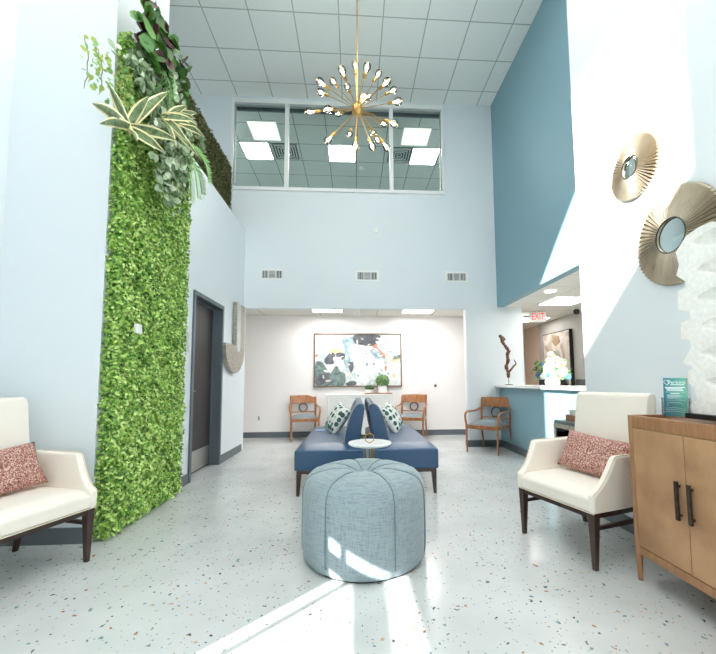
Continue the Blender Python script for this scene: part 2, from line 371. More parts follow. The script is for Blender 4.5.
# left wall: lower wall with door opening, full-height near wall, unseen openings shaped for the sun patches
dy0, dy1, dz = 4.512, 5.532, 2.289
b = MB()
b.box(XL-.15, XL, 3.05, 3.72, 0, ZC)
b.box(-2.82, XL, 2.93, 3.05, 0, ZC).box(-2.82, -2.70, .49, 2.93, 0, ZC).box(-2.82, XL, .49, .61, 0, ZC)
b.box(XL-.15, XL, 3.72, dy0+.03, 0, 3.875)
b.box(XL-.15, XL, dy1-.03, YB, 0, 3.875)
b.box(XL-.15, XL, dy0+.03, dy1-.03, dz-.03, 3.875)
b.box(XL-.05, XL, -2.6, .49, 0, .10)  # lower openings, unseen, sized so sun streaks reach floor and ottoman
b.box(XL-.05, XL, -2.6, .49, 1.08, 1.165)
def wl(u, v, w): return (XL-.05*(1-w), u, v)
b.prism([(-2.6,1.262),(.49,1.262),(.42,2.50),(-2.6,5.30)], wl)      # solid part under a raking opening shaped to cast the right wall's sun edge
b.box(XL-.05, XL, -2.6, -2.0, 1.262, ZC)
b.prism([(-2.6,6.26),(-.86,6.26),(.42,5.02),(.49,5.02),(.49,ZC),(-2.6,ZC)], wl)
b.box(XL-.05, XL, .42, .49, 2.45, 5.1)
b.box(XL-.04, XL, .335, .35, .10, 1.262)
b.box(XL-.05, XL, -2.6, -.9, .1, 1.262)
struct('wall_left', b, M_wall)
struct('wall_upstairs', MB().box(-3.3, -3.16, 3.60, YB, 3.5, ZC).box(-3.16, XL-.15, 3.60, 3.72, 3.5, ZC), M_wall)
struct('floor_upstairs', MB().box(-3.3, XL-.15, 3.6, YB, 3.5, 3.6), M_white)
struct('wall_corridor', MB().box(-3.3, -3.2, 3.6, 6.6, 0, 3.5).box(-3.3,-2.084,3.5,3.6,0,3.5), M_warm)
# right walls
struct('wall_right', MB().box(XW, 2.75, -2.6, YWE, 0, ZC), M_wall)
struct('wall_right_blue', MB().box(XR, 2.75, YWE, YB, 2.51, ZC), M_blue)
struct('wall_counter', MB().box(XR, 2.75, YWE, YB, 0, 1.05), M_blue)
struct('wall_recess', MB().box(-2.9, 3.09, YR, YR+.1, 0, 2.66).box(-2.9, -2.75, 6.66, YR, 0, 2.66).box(2.75, 2.85, 6.66, YR, 0, 2.66), M_warm)
struct('wall_reception', MB().box(4.47, 4.6, 2.9, 8.64, 0, 2.52).box(2.75, 4.6, 2.9, 3.02, 0, 2.52), M_grey)
struct('wall_reception_far', MB().box(3.0, 4.7, 9.66, 9.78, 0, 2.52).box(2.99, 3.09, 8.13, 9.66, 0, 2.52).box(4.6,4.7,8.64,9.66,0,2.52), M_beige)
struct('wall_office', MB().box(-3.3, 2.9, 11.0, 11.1, 4.2, ZC).box(-3.3, -3.2, 6.66, 11, 4.2, ZC).box(2.8, 2.9, 6.66, 11, 4.2, ZC), M_wall)
struct('floor_office', MB().box(-3.3, 2.9, 6.66, 11.1, 4.1, 4.2), M_base)
# assumed storefront behind the viewer, unseen, its opening sized for the daylight
b = MB()
b.box(XL-.05, 2.75, -2.75, -2.6, 3.0, ZC); b.box(XL, .05, -2.75, -2.6, 0, 3.0); b.box(XL-.05, XL, -2.75, -2.6, 0, 6.2); b.box(XW, 2.75, -2.75, -2.6, 0, 6.2)
struct('wall_front', b, M_wall)
b = MB()
for x in (.08, 1.08, XW-.03): b.box(x-.03, x+.03, -2.72, -2.62, 0, 3.0)
for z in (.04, 2.3, 2.97): b.box(.05, XW, -2.72, -2.62, z-.03, z+.03)
struct('window_2', b, M_alu)
# baseboards
bz = .115
struct('baseboard_left', MB().box(XL, XL+.012, 4.13, dy0, 0, bz).box(XL, XL+.012, dy1, YB+.0, 0, bz).box(-2.70, XL, 2.918, 2.93, 0, bz).box(-2.70, -2.688, .61, 2.918, 0, bz), M_base)
struct('baseboard_back', MB().box(2.02, XR, YB-.012, YB, 0, bz).box(2.008, 2.027, YB-.012, YB+.12, 0, bz), M_base)
struct('baseboard_recess', MB().box(-2.75, 2.75, YR-.012, YR, 0, bz), M_base)
struct('baseboard_right', MB().box(XW-.012, XW, -2.6, YWE, 0, bz).box(XW-.012,XR,YWE,YWE+.012,0,bz), M_base)
struct('baseboard_counter', MB().box(XR-.012, XR, YWE+.012, YB-.012, 0, bz), M_base)
# jamb cap of recess (pale corner trim)
struct('trim_1', MB().box(2.024, 2.05, YB-.003, YB, 0, 2.469), M_white)
# counter top
tag(MB().box(2.53, 3.15, YWE+.02, YB, 1.05, 1.09).build('countertop', M_slab, bevel=.004, smooth=False),
    'long white stone countertop on the blue reception half wall', 'countertop')
# high window
b = MB()
fw = .05
b.box(wx0-fw*.9, wx1+fw*.9, YB-.03, YB+.06, wz1-.02, wz1+.06)
b.box(wx0-fw*.9, wx1+fw*.9, YB-.04, YB+.06, wz0-.06, wz0)
b.box(wx0-fw*.9, wx0, YB-.03, YB+.06, wz0-.0, wz1); b.box(wx1, wx1+fw*.9, YB-.03, YB+.06, wz0, wz1)
for x in (-1.225, .70): b.box(x-.035, x+.035, YB-.02, YB+.06, wz0, wz1-.02)
w1 = struct('window_1', b, M_white, bevel=.004)
for i, (xa, xb) in enumerate(((wx0, -1.26), (-1.19, .665), (.735, wx1))):
    MB().box(xa, xb, YB+.03, YB+.038, wz0, wz1-.02).build('pane', M_glass, w1, smooth=False)
b = MB().box(wx0-.1, wx1+.1, YB+.13, YB+.16, wz1-.06, wz1+.04)  # dark strip put in for the shaded gap along the window head
b.build('shade_strip', M_frame, w1, smooth=False)
# door in left wall
b = MB(); xo, xi = XL+.02, XL-.17
for ya, yb in ((dy0, dy0+.055), (dy1-.055, dy1)): b.box(xi, xo, ya, yb, 0, dz)
b.box(xi, xo, dy0+.055, dy1-.055, dz-.055, dz)
for ya, yb in ((dy0+.055, dy0+.075), (dy1-.075, dy1-.055)): b.box(xi, XL-.10, ya, yb, 0, dz-.055)
b.box(xi, XL-.10, dy0+.055, dy1-.055, dz-.075, dz-.055)
d = struct('door_1', b, M_frame, bevel=.004)
leaf = MB().box(XL-.165, XL-.12, dy0+.078, dy1-.078, .012, dz-.08).build('door_leaf', M_door, d, bevel=.002, smooth=False)
MB().box(XL-.12, XL-.117, dy0+.10, dy1-.10, .03, .29).build('kick_plate', M_steel, leaf, smooth=False)
b = MB(); yh = dy0+.16; zh = 1.06
b.lathe([(.026,0),(.026,.008)], 20, (0,0,0)); b.tube([(0,0,.0),(0,0,.055)], .01, 10); b.tube([(0,0,.05),(0,.03,.053),(0,.13,.05)], [.011,.009,.008], 10)
b.build('door_handle', M_chrome, leaf, xf=Matrix.Translation((XL-.118, yh, zh)) @ Matrix.Rotation(PI/2, 4, 'Y'))

# ---------------------------------------------------------------- ceiling lights & vents
def panel(x0, x1, y0, y1, z, m, name, label, group=None):
    o = MB().box(x0, x1, y0, y1, z-.012, z-.001).build(name, m, smooth=False)
    tag(o, label, 'ceiling light', group)
    b = MB(); w = .018
    b.box(x0-w, x0, y0-w, y1+w, z-.016, z-.001).box(x1, x1+w, y0-w, y1+w, z-.016, z-.001).box(x0, x1, y0-w, y0, z-.016, z-.001).box(x0, x1, y1, y1+w, z-.016, z-.001)
    b.build('light_frame', M_white, o, smooth=False); return o
panel(-2.48, -1.90, 7.88, 8.46, ZC, M_lighto, 'ceiling_light_panel', 'brightest square light panel behind the left pane of the high window')
panel(-.56, .02, 7.88, 8.46, ZC, M_lighto, 'ceiling_light_panel', 'bright square light panel behind the middle pane of the high window')
panel(1.36, 1.94, 7.90, 8.48, ZC, M_lighto, 'ceiling_light_panel', 'brightest square light panel behind the right pane of the high window')
panel(-2.15, -1.58, 7.19, 7.77, ZC, M_light_reflected, 'ceiling_light_panel', 'softer pinkish-white panel imitating a reflected light above the bright one in the left pane')  # this one and the next stand in for reflected lobby lights
panel(1.05, 1.62, 7.22, 7.78, ZC, M_light_reflected, 'ceiling_light_panel', 'softer pinkish-white panel imitating a reflected light above the bright one in the right pane')
panel(-.82, -.24, 6.90, 7.50, 2.6, M_lightb, 'ceiling_light_panel', 'left ceiling light panel in the low seating recess')
panel(1.0, 1.60, 6.95, 7.55, 2.6, M_lightb, 'ceiling_light_panel', 'right ceiling light panel in the low seating recess')
panel(3.27, 3.87, 4.1, 4.7, 2.52, M_lightc, 'ceiling_light_panel', 'extra light panel added to brighten the near end of the reception desk')  # this panel and the next are added to lift the reception light
panel(3.6, 4.2, 7.6, 8.2, 2.52, M_lightc, 'ceiling_light_panel', 'extra light panel added to brighten the passage behind the reception desk')
panel(3.27, 3.87, 5.68, 6.28, 2.52, M_lightc, 'ceiling_light_panel', 'ceiling light panel over the reception desk')
for x in (-2.0, -.08, 1.84):
    panel(x-.30, x+.30, 4.1, 5.3, ZC, M_light, 'ceiling_light_panel', 'long unseen ceiling light panel added to brighten the lobby', 'added lobby ceiling lights') if x > 5 else None
def diffuser(cx, cy, z, s, label):
    b = MB()
    for k in range(5):
        r = s*(1-k*.2); t = .02; zz = z-.02+k*.003
        b.box(cx-r, cx+r, cy-r, cy-r+t, zz, zz+.012).box(cx-r, cx+r, cy+r-t, cy+r, zz, zz+.012).box(cx-r, cx-r+t, cy-r+t, cy+r-t, zz, zz+.012).box(cx+r-t, cx+r, cy-r+t, cy+r-t, zz, zz+.012)
    o = b.build('air_diffuser', M_ceil2, smooth=False); tag(o, label, 'air vent')
    MB().box(cx-s, cx+s, cy-s, cy+s, z-.004, z-.001).build('back_plate', M_dark, o, smooth=False)
diffuser(-1.54, 8.17, ZC, .29, 'square stepped ceiling diffuser seen across the left window mullion')
diffuser(1.06, 8.17, ZC, .29, 'square stepped ceiling diffuser seen across the right window mullion')
tag(MB().lathe([(.07,0),(.07,-.02),(.04,-.04)], 20, (.2, 8.72, ZC)).build('smoke_detector', M_white), 'small round smoke detector on the office ceiling behind the middle pane', 'smoke detector')
def wall_vent(x0, x1, z0, z1, label):
    o = MB().box(x0-.035, x1+.035, YB-.012, YB-.0005, z0-.035, z1+.035).build('wall_vent', M_white, bevel=.004, smooth=False)
    tag(o, label, 'air vent', 'supply vents in a row above the recess')
    MB().box(x0, x1, YB-.0145, YB-.0125, z0, z1).build('cavity', M_dark, o, smooth=False)
    b = MB(); w = (x1-x0)
    for k in range(3):
        a = x0+w*k/3; c = a+w/3
        b.box(a-.006, a+.006, YB-.022, YB-.013, z0, z1)
        if k == 1:
            for j in range(6): z = z0+(z1-z0)*(j+.5)/6; b.box(a+.008, c-.008, YB-.021, YB-.0135, z-.005, z+.003)
        else:
            for j in range(4): x = a+w/3*(j+.7)/4.4; b.box(x-.004, x+.004, YB-.021, YB-.0135, z0, z1)
    b.box(x1-.006, x1+.006, YB-.022, YB-.013, z0, z1)
    b.build('louvre', M_white, o, smooth=False)
wall_vent(-1.63, -1.27, 3.01, 3.14, 'leftmost of the three white wall vents above the recess')
wall_vent(.06, .42, 3.0, 3.13, 'middle of the three white wall vents above the recess')
wall_vent(1.70, 2.05, 3.0, 3.13, 'rightmost of the three white wall vents, near the blue wall')
tag(MB().box(.38, .43, YB-.02, YB, 3.87, 3.95).build('wall_sensor', M_white, bevel=.004, smooth=False), 'tiny white sensor box alone on the wall below the high window', 'sensor')
o = tag(MB().box(1.755, 1.80, YR-.02, YR, 1.04, 1.09).build('wall_switch', M_dark, bevel=.003, smooth=False), 'small dark switch on the recess wall right of the painting', 'switch')
o = tag(MB().box(-2.045, -1.975, YR-.008, YR, .35, .46).build('power_outlet', M_white, bevel=.003, smooth=False), 'low power outlet on the recess wall left of the wooden chair', 'outlet')
MB().box(-2.025, -1.995, YR-.0095, YR-.0085, .41, .44).box(-2.025, -1.995, YR-.0095, YR-.0085, .37, .40).build('socket', M_dark, o, smooth=False)
b = MB().box(.04, .12, 6.98, 7.04, 2.59, 2.6).box(.055,.105,6.96,7.04,2.40,2.59)
tag(b.build('ceiling_sensor', M_white, bevel=.008, smooth=False), 'small white sensor hanging from the recess ceiling between two lights', 'sensor')
tag(MB().lathe([(.075,0),(.075,-.008),(.05,-.012)], 24, (2.98, 5.35, 2.519)).build('recessed_downlight', M_light), 'round recessed downlight in the reception ceiling by the blue wall', 'ceiling light')
# sign plates on left wall
o = tag(MB().box(XL, XL+.008, 4.24, 4.43, 1.52, 1.73).build('room_sign', M_jlight, bevel=.002, smooth=False), 'small grey room sign between the green wall and the dark door', 'sign')
o = tag(MB().box(-1.815, -1.80, 3.14, 3.235, 1.58, 1.66).build('wall_thermostat', M_white, bevel=.003, smooth=False), 'small white plate showing through the leaves of the green wall', 'thermostat')

# ---------------------------------------------------------------- leafy things
def leaves(name, P, Nrm, size, mats, parent=None, probs=None, aspect=.6, tilt=.9, fold=.25):
    P = np.asarray(P, float); n = len(P); Nrm = np.asarray(Nrm, float)
    Nrm = Nrm + rng.normal(0, tilt, (n, 3))*.6; Nrm /= np.linalg.norm(Nrm, axis=1)[:, None]
    R = rng.normal(size=(n, 3)); T = np.cross(Nrm, R); T /= np.linalg.norm(T, axis=1)[:, None]; B = np.cross(Nrm, T)
    s = size*rng.uniform(.7, 1.25, (n, 1))
    base = P - T*s*.5; tip = P + T*s*.5 + Nrm*s*rng.uniform(-.1, .3, (n, 1)); l = P + B*s*aspect*.5 + Nrm*s*fold*.5; r = P - B*s*aspect*.5 + Nrm*s*fold*.5
    V = np.stack([base, r, tip, l], 1).reshape(-1, 3)
    me = bpy.data.meshes.new(name); F_ = []
    for i in range(n): F_.append((4*i, 4*i+1, 4*i+2)); F_.append((4*i, 4*i+2, 4*i+3))
    me.from_pydata(V.tolist(), [], F_)
    for m in mats: me.materials.append(m)
    mi = rng.choice(len(mats), n, p=probs); me.polygons.foreach_set('material_index', np.repeat(mi, 2).astype(np.int32))
    o = bpy.data.objects.new(name, me); COL.objects.link(o)
    if parent is not None: o.parent = parent
    return o
# green wall
gy0, gy1, gz1 = 2.97, 4.10, 4.05
gw = tag(MB().box(XL, XL+.05, gy0+.03, gy1-.03, .03, gz1).build('green_wall_panel', M_grass3, smooth=False), 'tall strip of artificial bright green boxwood leaves on the left wall', 'green wall')
n = 42000
yy = rng.uniform(gy0, gy1, n); zz = rng.uniform(.02, gz1, n)
lump = .5+.5*np.sin(yy*17+np.sin(zz*9)*1.5)*np.sin(zz*15+np.sin(yy*11))
xx = XL+.05+rng.random(n)*(.035+.05*lump)
hole = (np.abs(yy-3.19) < .055) & (np.abs(zz-1.62) < .05)
keep = ~hole; P = np.stack([xx, yy, zz], 1)[keep]
leaves('foliage', P, np.tile([1., -.25, .45], (len(P), 1)), .036, [M_grass, M_grass2, M_grass3], gw, [.42, .34, .24], aspect=.62)
# side fringe
n = 5200
P = np.stack([XL+rng.uniform(.0, .11, n), np.where(rng.random(n) < .55, gy0-rng.random(n)*.03, gy1+rng.random(n)*.03), rng.uniform(.02, gz1, n)], 1)
leaves('side_foliage', P, np.tile([.4, -.8, .3], (n, 1)), .034, [M_grass, M_grass2, M_grass3], gw, [.42, .24, .34])
# hedge on the half wall
hg = tag(MB().box(-2.11, -2.0, 3.9, 5.80, 3.876, 4.58).build('hedge_panel', M_hedge2, smooth=False), 'dark olive hedge standing on top of the half wall upstairs', 'hedge')
n = 15000
yy = rng.uniform(3.85, 5.85, n); zz = rng.uniform(3.88, 4.63, n); xx = -2.0+rng.random(n)*.05
P = np.stack([xx, yy, zz], 1); k = n//4
P[:k, 0] = rng.uniform(-2.12, -1.97, k); P[:k//2, 1] = 5.80+rng.random(k//2)*.05; P[k//2:k, 2] = 4.58+rng.random(k-k//2)*.05
leaves('foliage', P, np.tile([1., -.2, .4], (n, 1)), .032, [M_hedge1, M_hedge2, M_hedge3], hg, [.45, .3, .25])

# snake plants
def blade(mbd, base, tip, w, bend, side):
    base, tip = Vector(base), Vector(tip); d = tip-base; L = d.length
    k = 9; vs = []; s = Vector(side); s = (s - d.normalized()*s.dot(d.normalized())).normalized(); nrm = d.normalized().cross(s)
    for i in range(k+1):
        t = i/k; c = base+d*t+Vector((0,0,1))*bend*math.sin(PI*t*.8)*L
        ww = w*(.55+.45*math.sin(PI*min(1, t*1.5+.15)*.5))*(1-t**3)*1.0+.002
        for q in (-1, -.66, 0, .66, 1): vs.append(c+s*ww*q+nrm*ww*.35*abs(q))
    fs = []; o = len(mbd.v)
    for i in range(k):
        for j in range(4):
            mbd.add([], []); fs.append(((i*5+j, i*5+j+1, (i+1)*5+j+1, (i+1)*5+j), 0 if j in (1, 2) else 1))
    mbd.v += [tuple(v) for v in vs]
    for f, m in fs: mbd.f.append(tuple(a+o for a in f)); mbd.mi.append(m)
def snake(name, c, tips, label, w=.04):
    k_ = .94; c = (c[0]*k_, c[1]*k_, 1.17+(c[2]-1.17)*k_); tips = [(a*k_, b_*k_, 1.17+(d_-1.17)*k_) for a, b_, d_ in tips]
    root = empty(name, (0,0,0), 0, label, 'plant', 'snake plants at the top of the green wall')
    for t in tips:
        b = MB(); blade(b, (c[0]+random.uniform(-.02,.02), c[1]+random.uniform(-.02,.02), c[2]), t, w, .06, (.35, .9 if abs(t[2]-c[2]) > abs(t[1]-c[1]) else .2, .0 if abs(t[2]-c[2]) > abs(t[1]-c[1]) else .9))
        b.build('leaf', [M_snake, M_cream_edge], root)
    b = MB(); b.lathe([(.008,-.03),(.018,0),(.008,.02)], 12, c); b.build('crown', M_cream_edge, root)
    return root
snake('snake_plant', (-1.68, 2.75, 3.08), [(-1.60,2.24,2.86),(-1.66,2.40,2.85),(-1.62,2.40,3.13),(-1.58,2.80,3.37),(-1.60,3.12,3.66),(-1.55,3.19,3.27),(-1.56,2.99,3.05),(-1.60,2.70,2.95)],
      'cream-edged spiky plant at the upper left edge of the green wall')
snake('snake_plant', (-1.70, 3.25, 3.54), [(-1.60,3.46,3.81),(-1.60,3.69,3.90),(-1.55,3.76,3.70),(-1.60,3.65,3.82),(-1.55,3.60,3.70),(-1.60,3.28,3.28),(-1.55,3.62,3.40),(-1.58,3.44,3.44),(-1.5,3.40,3.62)],
      'cream-edged spiky plant nearer the upstairs hedge, right of the other one', .036)
# eucalyptus branches
def euc(p0, p1, sag, nl, name='eucalyptus_branch', size=.072, mats=None, label=None, group='eucalyptus branches draped over the green wall', cat='foliage'):
    p0, p1 = Vector(p0), Vector(p1)
    root = empty(name, p0, 0, label or 'grey-green round-leaved eucalyptus branch draped over the top of the green wall', cat, group)
    pts = [p0+(p1-p0)*t+Vector((sag*math.sin(PI*t), random.uniform(-.01,.01), 0)) for t in [i/8 for i in range(9)]]
    MB().tube([p-p0 for p in pts], [.0035]*8+[.002], 6).build('stem', M_stem, root)
    P = []; 
    for i in range(nl):
        t = random.random(); q = pts[int(t*7.99)].lerp(pts[int(t*7.99)+1], (t*7.99) % 1)-p0
        a = random.random()*2*PI; P.append((q.x+.05*abs(math.cos(a)), q.y+.07*math.sin(a), q.z+random.uniform(-.03,.03)))
    o = round_leaves('leaves', P, size, mats or [M_euc1, M_euc2, M_euc3], root)
    return root
def round_leaves(name, P, size, mats, parent):
    b = MB()
    for p in P:
        nr = Vector((random.uniform(.3,1), random.gauss(0,.5), random.gauss(.2,.5))).normalized(); u = nr.orthogonal().normalized(); u = Matrix.Rotation(random.random()*6.28, 3, nr) @ u; v = nr.cross(u)
        s = size*.5*random.uniform(.65, 1.15); c = Vector(p); vs = [c]+[c+u*math.cos(a)*s+v*math.sin(a)*s*.85+nr*s*.18 for a in [2*PI*i/7 for i in range(7)]]
        b.add(vs, [(0, 1+i, 1+(i+1)%7) for i in range(7)], random.randrange(len(mats)))
    return b.build(name, mats, parent)
for i, (a, c) in enumerate([((2.9,3.80),(3.02,3.10)), ((3.0,3.90),(3.10,2.92)), ((3.15,3.95),(3.22,2.80)), ((3.30,3.9),(3.36,2.74)), ((3.42,3.9),(3.46,2.80)),
                            ((3.55,3.9),(3.56,3.02)), ((3.35,4.1),(3.62,3.28)), ((2.65,3.62),(2.95,3.38)), ((3.25,4.2),(3.3,3.3)), ((3.5,3.8),(3.95,3.72)), ((3.1,3.6),(3.28,2.9)), ((3.3,3.5),(3.50,3.1))]):
    euc((-1.76, a[0], a[1]), (-1.70, c[0], c[1]), .08, 90)
# feathery fronds
def frond(p0, p1, arch, n, L, m, label):
    p0, p1 = Vector(p0), Vector(p1); root = empty('palm_frond', p0, 0, label, 'foliage', 'feathery fronds among the eucalyptus')
    pts = [(p1-p0)*t+Vector((arch*math.sin(PI*t), 0, arch*math.sin(PI*t)*.6)) for t in [i/12 for i in range(13)]]
    MB().tube(pts, [.004]*12+[.002], 5).build('stem', m, root)
    b = MB(); ax = (p1-p0).normalized()
    for i in range(n):
        t = (i+.5)/n*12; q = pts[int(t)].lerp(pts[min(12, int(t)+1)], t % 1)
        for sd in (-1, 1):
            d = (ax*.75+ax.cross(Vector((1,0,0))).normalized()*sd*.7+Vector((random.uniform(0,.4),0,random.uniform(-.2,.1)))).normalized()
            l = L*(1-.5*abs(t/12-.35)); e = q+d*l; s = Vector((1,0,0)).cross(d).normalized()*.0045
            b.add([q-s, q+s, (q+e)/2+s*1.2+Vector((.01,0,0)), e, (q+e)/2-s*1.2+Vector((.01,0,0))], [(0,1,2,3,4)])
    b.build('leaflets', m, root)
G_ = 'thin feathery green frond fanning out among the plants at the top of the green wall'
for a, c, ar, m in [((-1.74,3.45,3.55),(-1.64,3.85,3.10),.07,M_palm2), ((-1.74,3.6,3.6),(-1.64,4.12,3.42),.08,M_palm2), ((-1.74,3.6,3.5),(-1.66,4.0,3.22),.06,M_palm), ((-1.74,3.3,3.5),(-1.66,3.75,3.02),.08,M_palm2),
                    ((-1.74,3.25,3.95),(-1.60,2.85,3.42),.08,M_palm), ((-1.74,3.2,4.0),(-1.60,3.0,3.50),.1,M_palm), ((-1.74,3.0,3.9),(-1.62,3.15,3.50),.08,M_palm2)]:
    frond(a, c, ar, 34, .11, m, G_)
# trailing yellow-green sprays and dark broad leaves above
for a, c in [((2.40,3.45),(2.36,3.07)), ((2.52,3.5),(2.50,3.14)), ((2.72,3.62),(2.70,3.25)), ((2.76,3.6),(2.76,3.2))]:
    euc((-1.78, a[0], a[1]), (-1.74, c[0], c[1]), .02, 40, 'trailing_vine', .036, [M_yel, M_palm2], 'short yellow-green trailing spray left of the spiky plant', 'yellow-green trailing sprays')
P = [(-1.70+random.uniform(-.05,.05), random.uniform(2.85,3.6), random.uniform(3.75,4.35)) for _ in range(260)]
o = round_leaves('broadleaf_foliage', P, .12, [M_palm, M_grass3, M_euc3, M_maroon], None)
tag(o, 'dark broad leaves bunched above the eucalyptus on the green wall', 'foliage', None)

# ---------------------------------------------------------------- J-shaped wall ornament
def jw(u, v, w): return (XL+.01+.06*w, u-.06, v)
outer = [(6.47,2.46),(6.03,2.46),(6.03,1.86)]
arc = []
cx_, cz_, ro = 6.0, 1.78, .46
pts = [(6.02,2.45),(6.02,1.74),(5.98,1.72),(5.98,1.75),(5.545,1.75)]
pts += [(6.0-.455*math.cos(a), 1.71-.40*math.sin(a)) for a in [PI*i/14 for i in range(0, 15)]]
pts += [(6.455,2.45)]
jr = empty('wall_ornament', (0,0,0), 0, 'grey metal J-shaped wall ornament at the end of the left wall', 'ornament')
MB().prism(pts, jw).build('body', M_jmetal, jr, bevel=.006, smooth=False)
MB().prism([(6.03,2.44),(6.03,1.72),(6.06,1.66),(6.17,1.66),(6.20,1.72),(6.20,2.44)], lambda u, v, w: (XL+.07+.008*w, u-.06, v)).build('inlay', M_jlight, jr, smooth=False)

# ---------------------------------------------------------------- recess: painting, credenza, plants
pr = empty('framed_painting', (.088, YR, 1.63), 0, 'large abstract painting in white, blue and green on the recess wall', 'painting')
pw, ph = .948, .578
b = MB(); t = .022
b.box(-pw, pw, -.05, 0, ph-t, ph).box(-pw, pw, -.05, 0, -ph, -ph+t).box(-pw, -pw+t, -.05, 0, -ph+t, ph-t).box(pw-t, pw, -.05, 0, -ph+t, ph-t)
b.build('picture_frame', M_pictop, pr, smooth=False)
cv = MB().box(-pw+t, pw-t, -.030, -.005, -ph+t, ph-t).build('canvas', M_art, pr, smooth=False)
def blob(pts, y, m, nm='brush_patch', par=None, n=4):
    # smooth closed patch of paint from a few control points (canvas coordinates in cm-ish units)
    k = len(pts); q = []
    for i in range(k):
        p0, p1, p2, p3 = [Vector(pts[(i+j-1) % k]) for j in range(4)]
        for s in range(n):
            u = s/n; q.append(.5*((2*p1)+(-p0+p2)*u+(2*p0-5*p1+4*p2-p3)*u*u+(-p0+3*p1-3*p2+p3)*u**3))
    q = [(v.x+random.uniform(-.006,.006), v.y+random.uniform(-.006,.006)) for v in q]
    o = MB(); o.prism(q, lambda a, c, w: (a, y-.0015*(1-w), c)); return o.build(nm, m, par, smooth=False)
def c(x, y): return ((x-360)/296*pw, -(y-241)/180*ph)   # sketch grid of the painting -> metres
def art(pts, m, k): blob([c(*p) for p in pts], -.0305-.0008*k, m, par=cv)
art([(76,260),(120,255),(150,300),(175,330),(205,285),(235,290),(240,320),(275,335),(262,410),(170,412),(76,412)], M_artpine, 0)
art([(90,350),(140,325),(165,345),(150,385),(110,408),(76,395)], M_artchar, 2)
art([(135,235),(175,190),(205,205),(200,260),(160,272),(138,262)], M_artchar, 2)
art([(210,195),(255,190),(275,215),(258,240),(238,232),(215,222)], M_artchar, 3)
art([(70,70),(200,70),(250,95),(170,170),(90,200),(72,190)], M_artwhite, 0)
art([(175,165),(215,160),(255,178),(240,200),(195,208),(178,190)], M_artochre, 1)
art([(190,225),(225,222),(255,250),(245,278),(210,268)], M_artwhite, 4)
art([(145,275),(200,275),(190,305),(170,330)], M_artwhite, 4)
art([(255,100),(330,85),(345,120),(300,160),(310,240),(290,300),(262,250),(268,170)], M_artblue, 1)
art([(290,260),(325,255),(328,300),(312,330),(300,300)], M_artchar, 3)
art([(335,72),(500,72),(505,100),(470,140),(430,148),(380,138),(340,128)], M_artchar, 2)
art([(320,160),(420,150),(470,210),(450,330),(420,405),(350,408),(345,320),(335,230)], M_artwhite, 2)
art([(440,180),(475,165),(530,200),(540,235),(500,230),(460,210)], M_artblue, 3)
art([(455,150),(500,128),(490,150),(545,210),(530,225),(505,180)], M_artrust, 4)
art([(425,260),(500,235),(545,270),(535,320),(480,350),(440,320)], M_artwhite, 3)
art([(580,215),(640,205),(645,240),(600,255),(575,240)], M_artochre, 2)
art([(590,215),(640,208),(642,230),(600,238)], M_artpine, 3)
art([(550,310),(590,268),(645,262),(645,405),(560,408),(545,350)], M_artwhite, 3)
art([(280,395),(330,380),(348,400),(330,412),(285,412)], M_artchar, 3)
art([(592,340),(605,335),(612,355),(598,360)], M_artochre, 5)
art([(72,208),(90,200),(88,215),(74,218)], M_artrust, 4)
art([(545,250),(555,285),(549,320),(540,290)], M_artrust, 4)

for k in range(90):
    x, y = random.uniform(85, 630), random.uniform(80, 400); L, a_ = random.uniform(12, 42), random.uniform(-.5, 1.9); wd = random.uniform(3, 10)
    dx_, dy_ = math.cos(a_)*L, math.sin(a_)*L; nx, ny = -math.sin(a_)*wd, math.cos(a_)*wd
    if 85 < x+dx_ < 635 and 80 < y+dy_ < 400:
        art([(x, y), (x+dx_*.5+nx, y+dy_*.5+ny), (x+dx_, y+dy_), (x+dx_*.5-nx, y+dy_*.5-ny)], random.choice([M_artwhite, M_artstroke, M_artstroke, M_artblue, M_artstroke2]), 5+k*.02)
cr = empty('credenza', (.135, 7.80, 0), 0, 'white chevron-fronted credenza under the large painting', 'cabinet')
cw = .685
MB().box(-cw, cw, -.2, .2, .09, .865).build('body', M_white, cr, bevel=.004, smooth=False)
MB().box(-cw-.015, cw+.015, -.215, .21, .867, .905).build('top', M_white, cr, bevel=.004, smooth=False)
for k in range(4):
    x0 = -cw+.02+k*(2*cw-.04)/4; x1 = x0+(2*cw-.04)/4-.008
    MB().box(x0, x1, -.216, -.201, .11, .85).build('door', M_chev, cr, bevel=.002, smooth=False)
for x in (-cw+.05, cw-.05):
    for y in (-.16, .16): MB().box(x-.025, x+.025, y-.025, y+.025, 0, .09).build('leg', M_white, cr, smooth=False)
tag(MB().box(.22, .80, 7.66, 7.94, .906, .922).build('serving_tray', M_crate, bevel=.004, smooth=False), 'flat brown wooden tray on the right half of the white credenza', 'tray')
def potplant(loc, r, h, name, label, mats, br, bz_, nl, ls):
    root = empty(name, loc, 0, label, 'plant')
    MB().lathe([(r*.9,0),(r,.01),(r,h-.01),(r*.98,h),(r*.86,h),(r*.84,h-.03),(0.001,h-.03)], 28).build('pot', M_pot, root)
    P = rng.normal(size=(nl, 3)); P /= np.linalg.norm(P, axis=1)[:, None]; rad = rng.uniform(.55, 1, (nl, 1))**.5
    Nn = P.copy(); P = P*rad*np.array([br, br, bz_])+np.array([0, 0, h+bz_*.75]); P[:, 2] = np.maximum(P[:, 2], h-.01)
    leaves('foliage', P, Nn, ls, mats, root, aspect=.6)
    MB().tube([(0,0,h-.04),(0,0,h+bz_)], .006, 6).build('stem', M_stem, root)
potplant((.60, 7.80, .922), .095, .155, 'potted_plant', 'round bushy green plant in a taller white pot on the tray', [M_bush, M_bush2], .145, .13, 1300, .034)
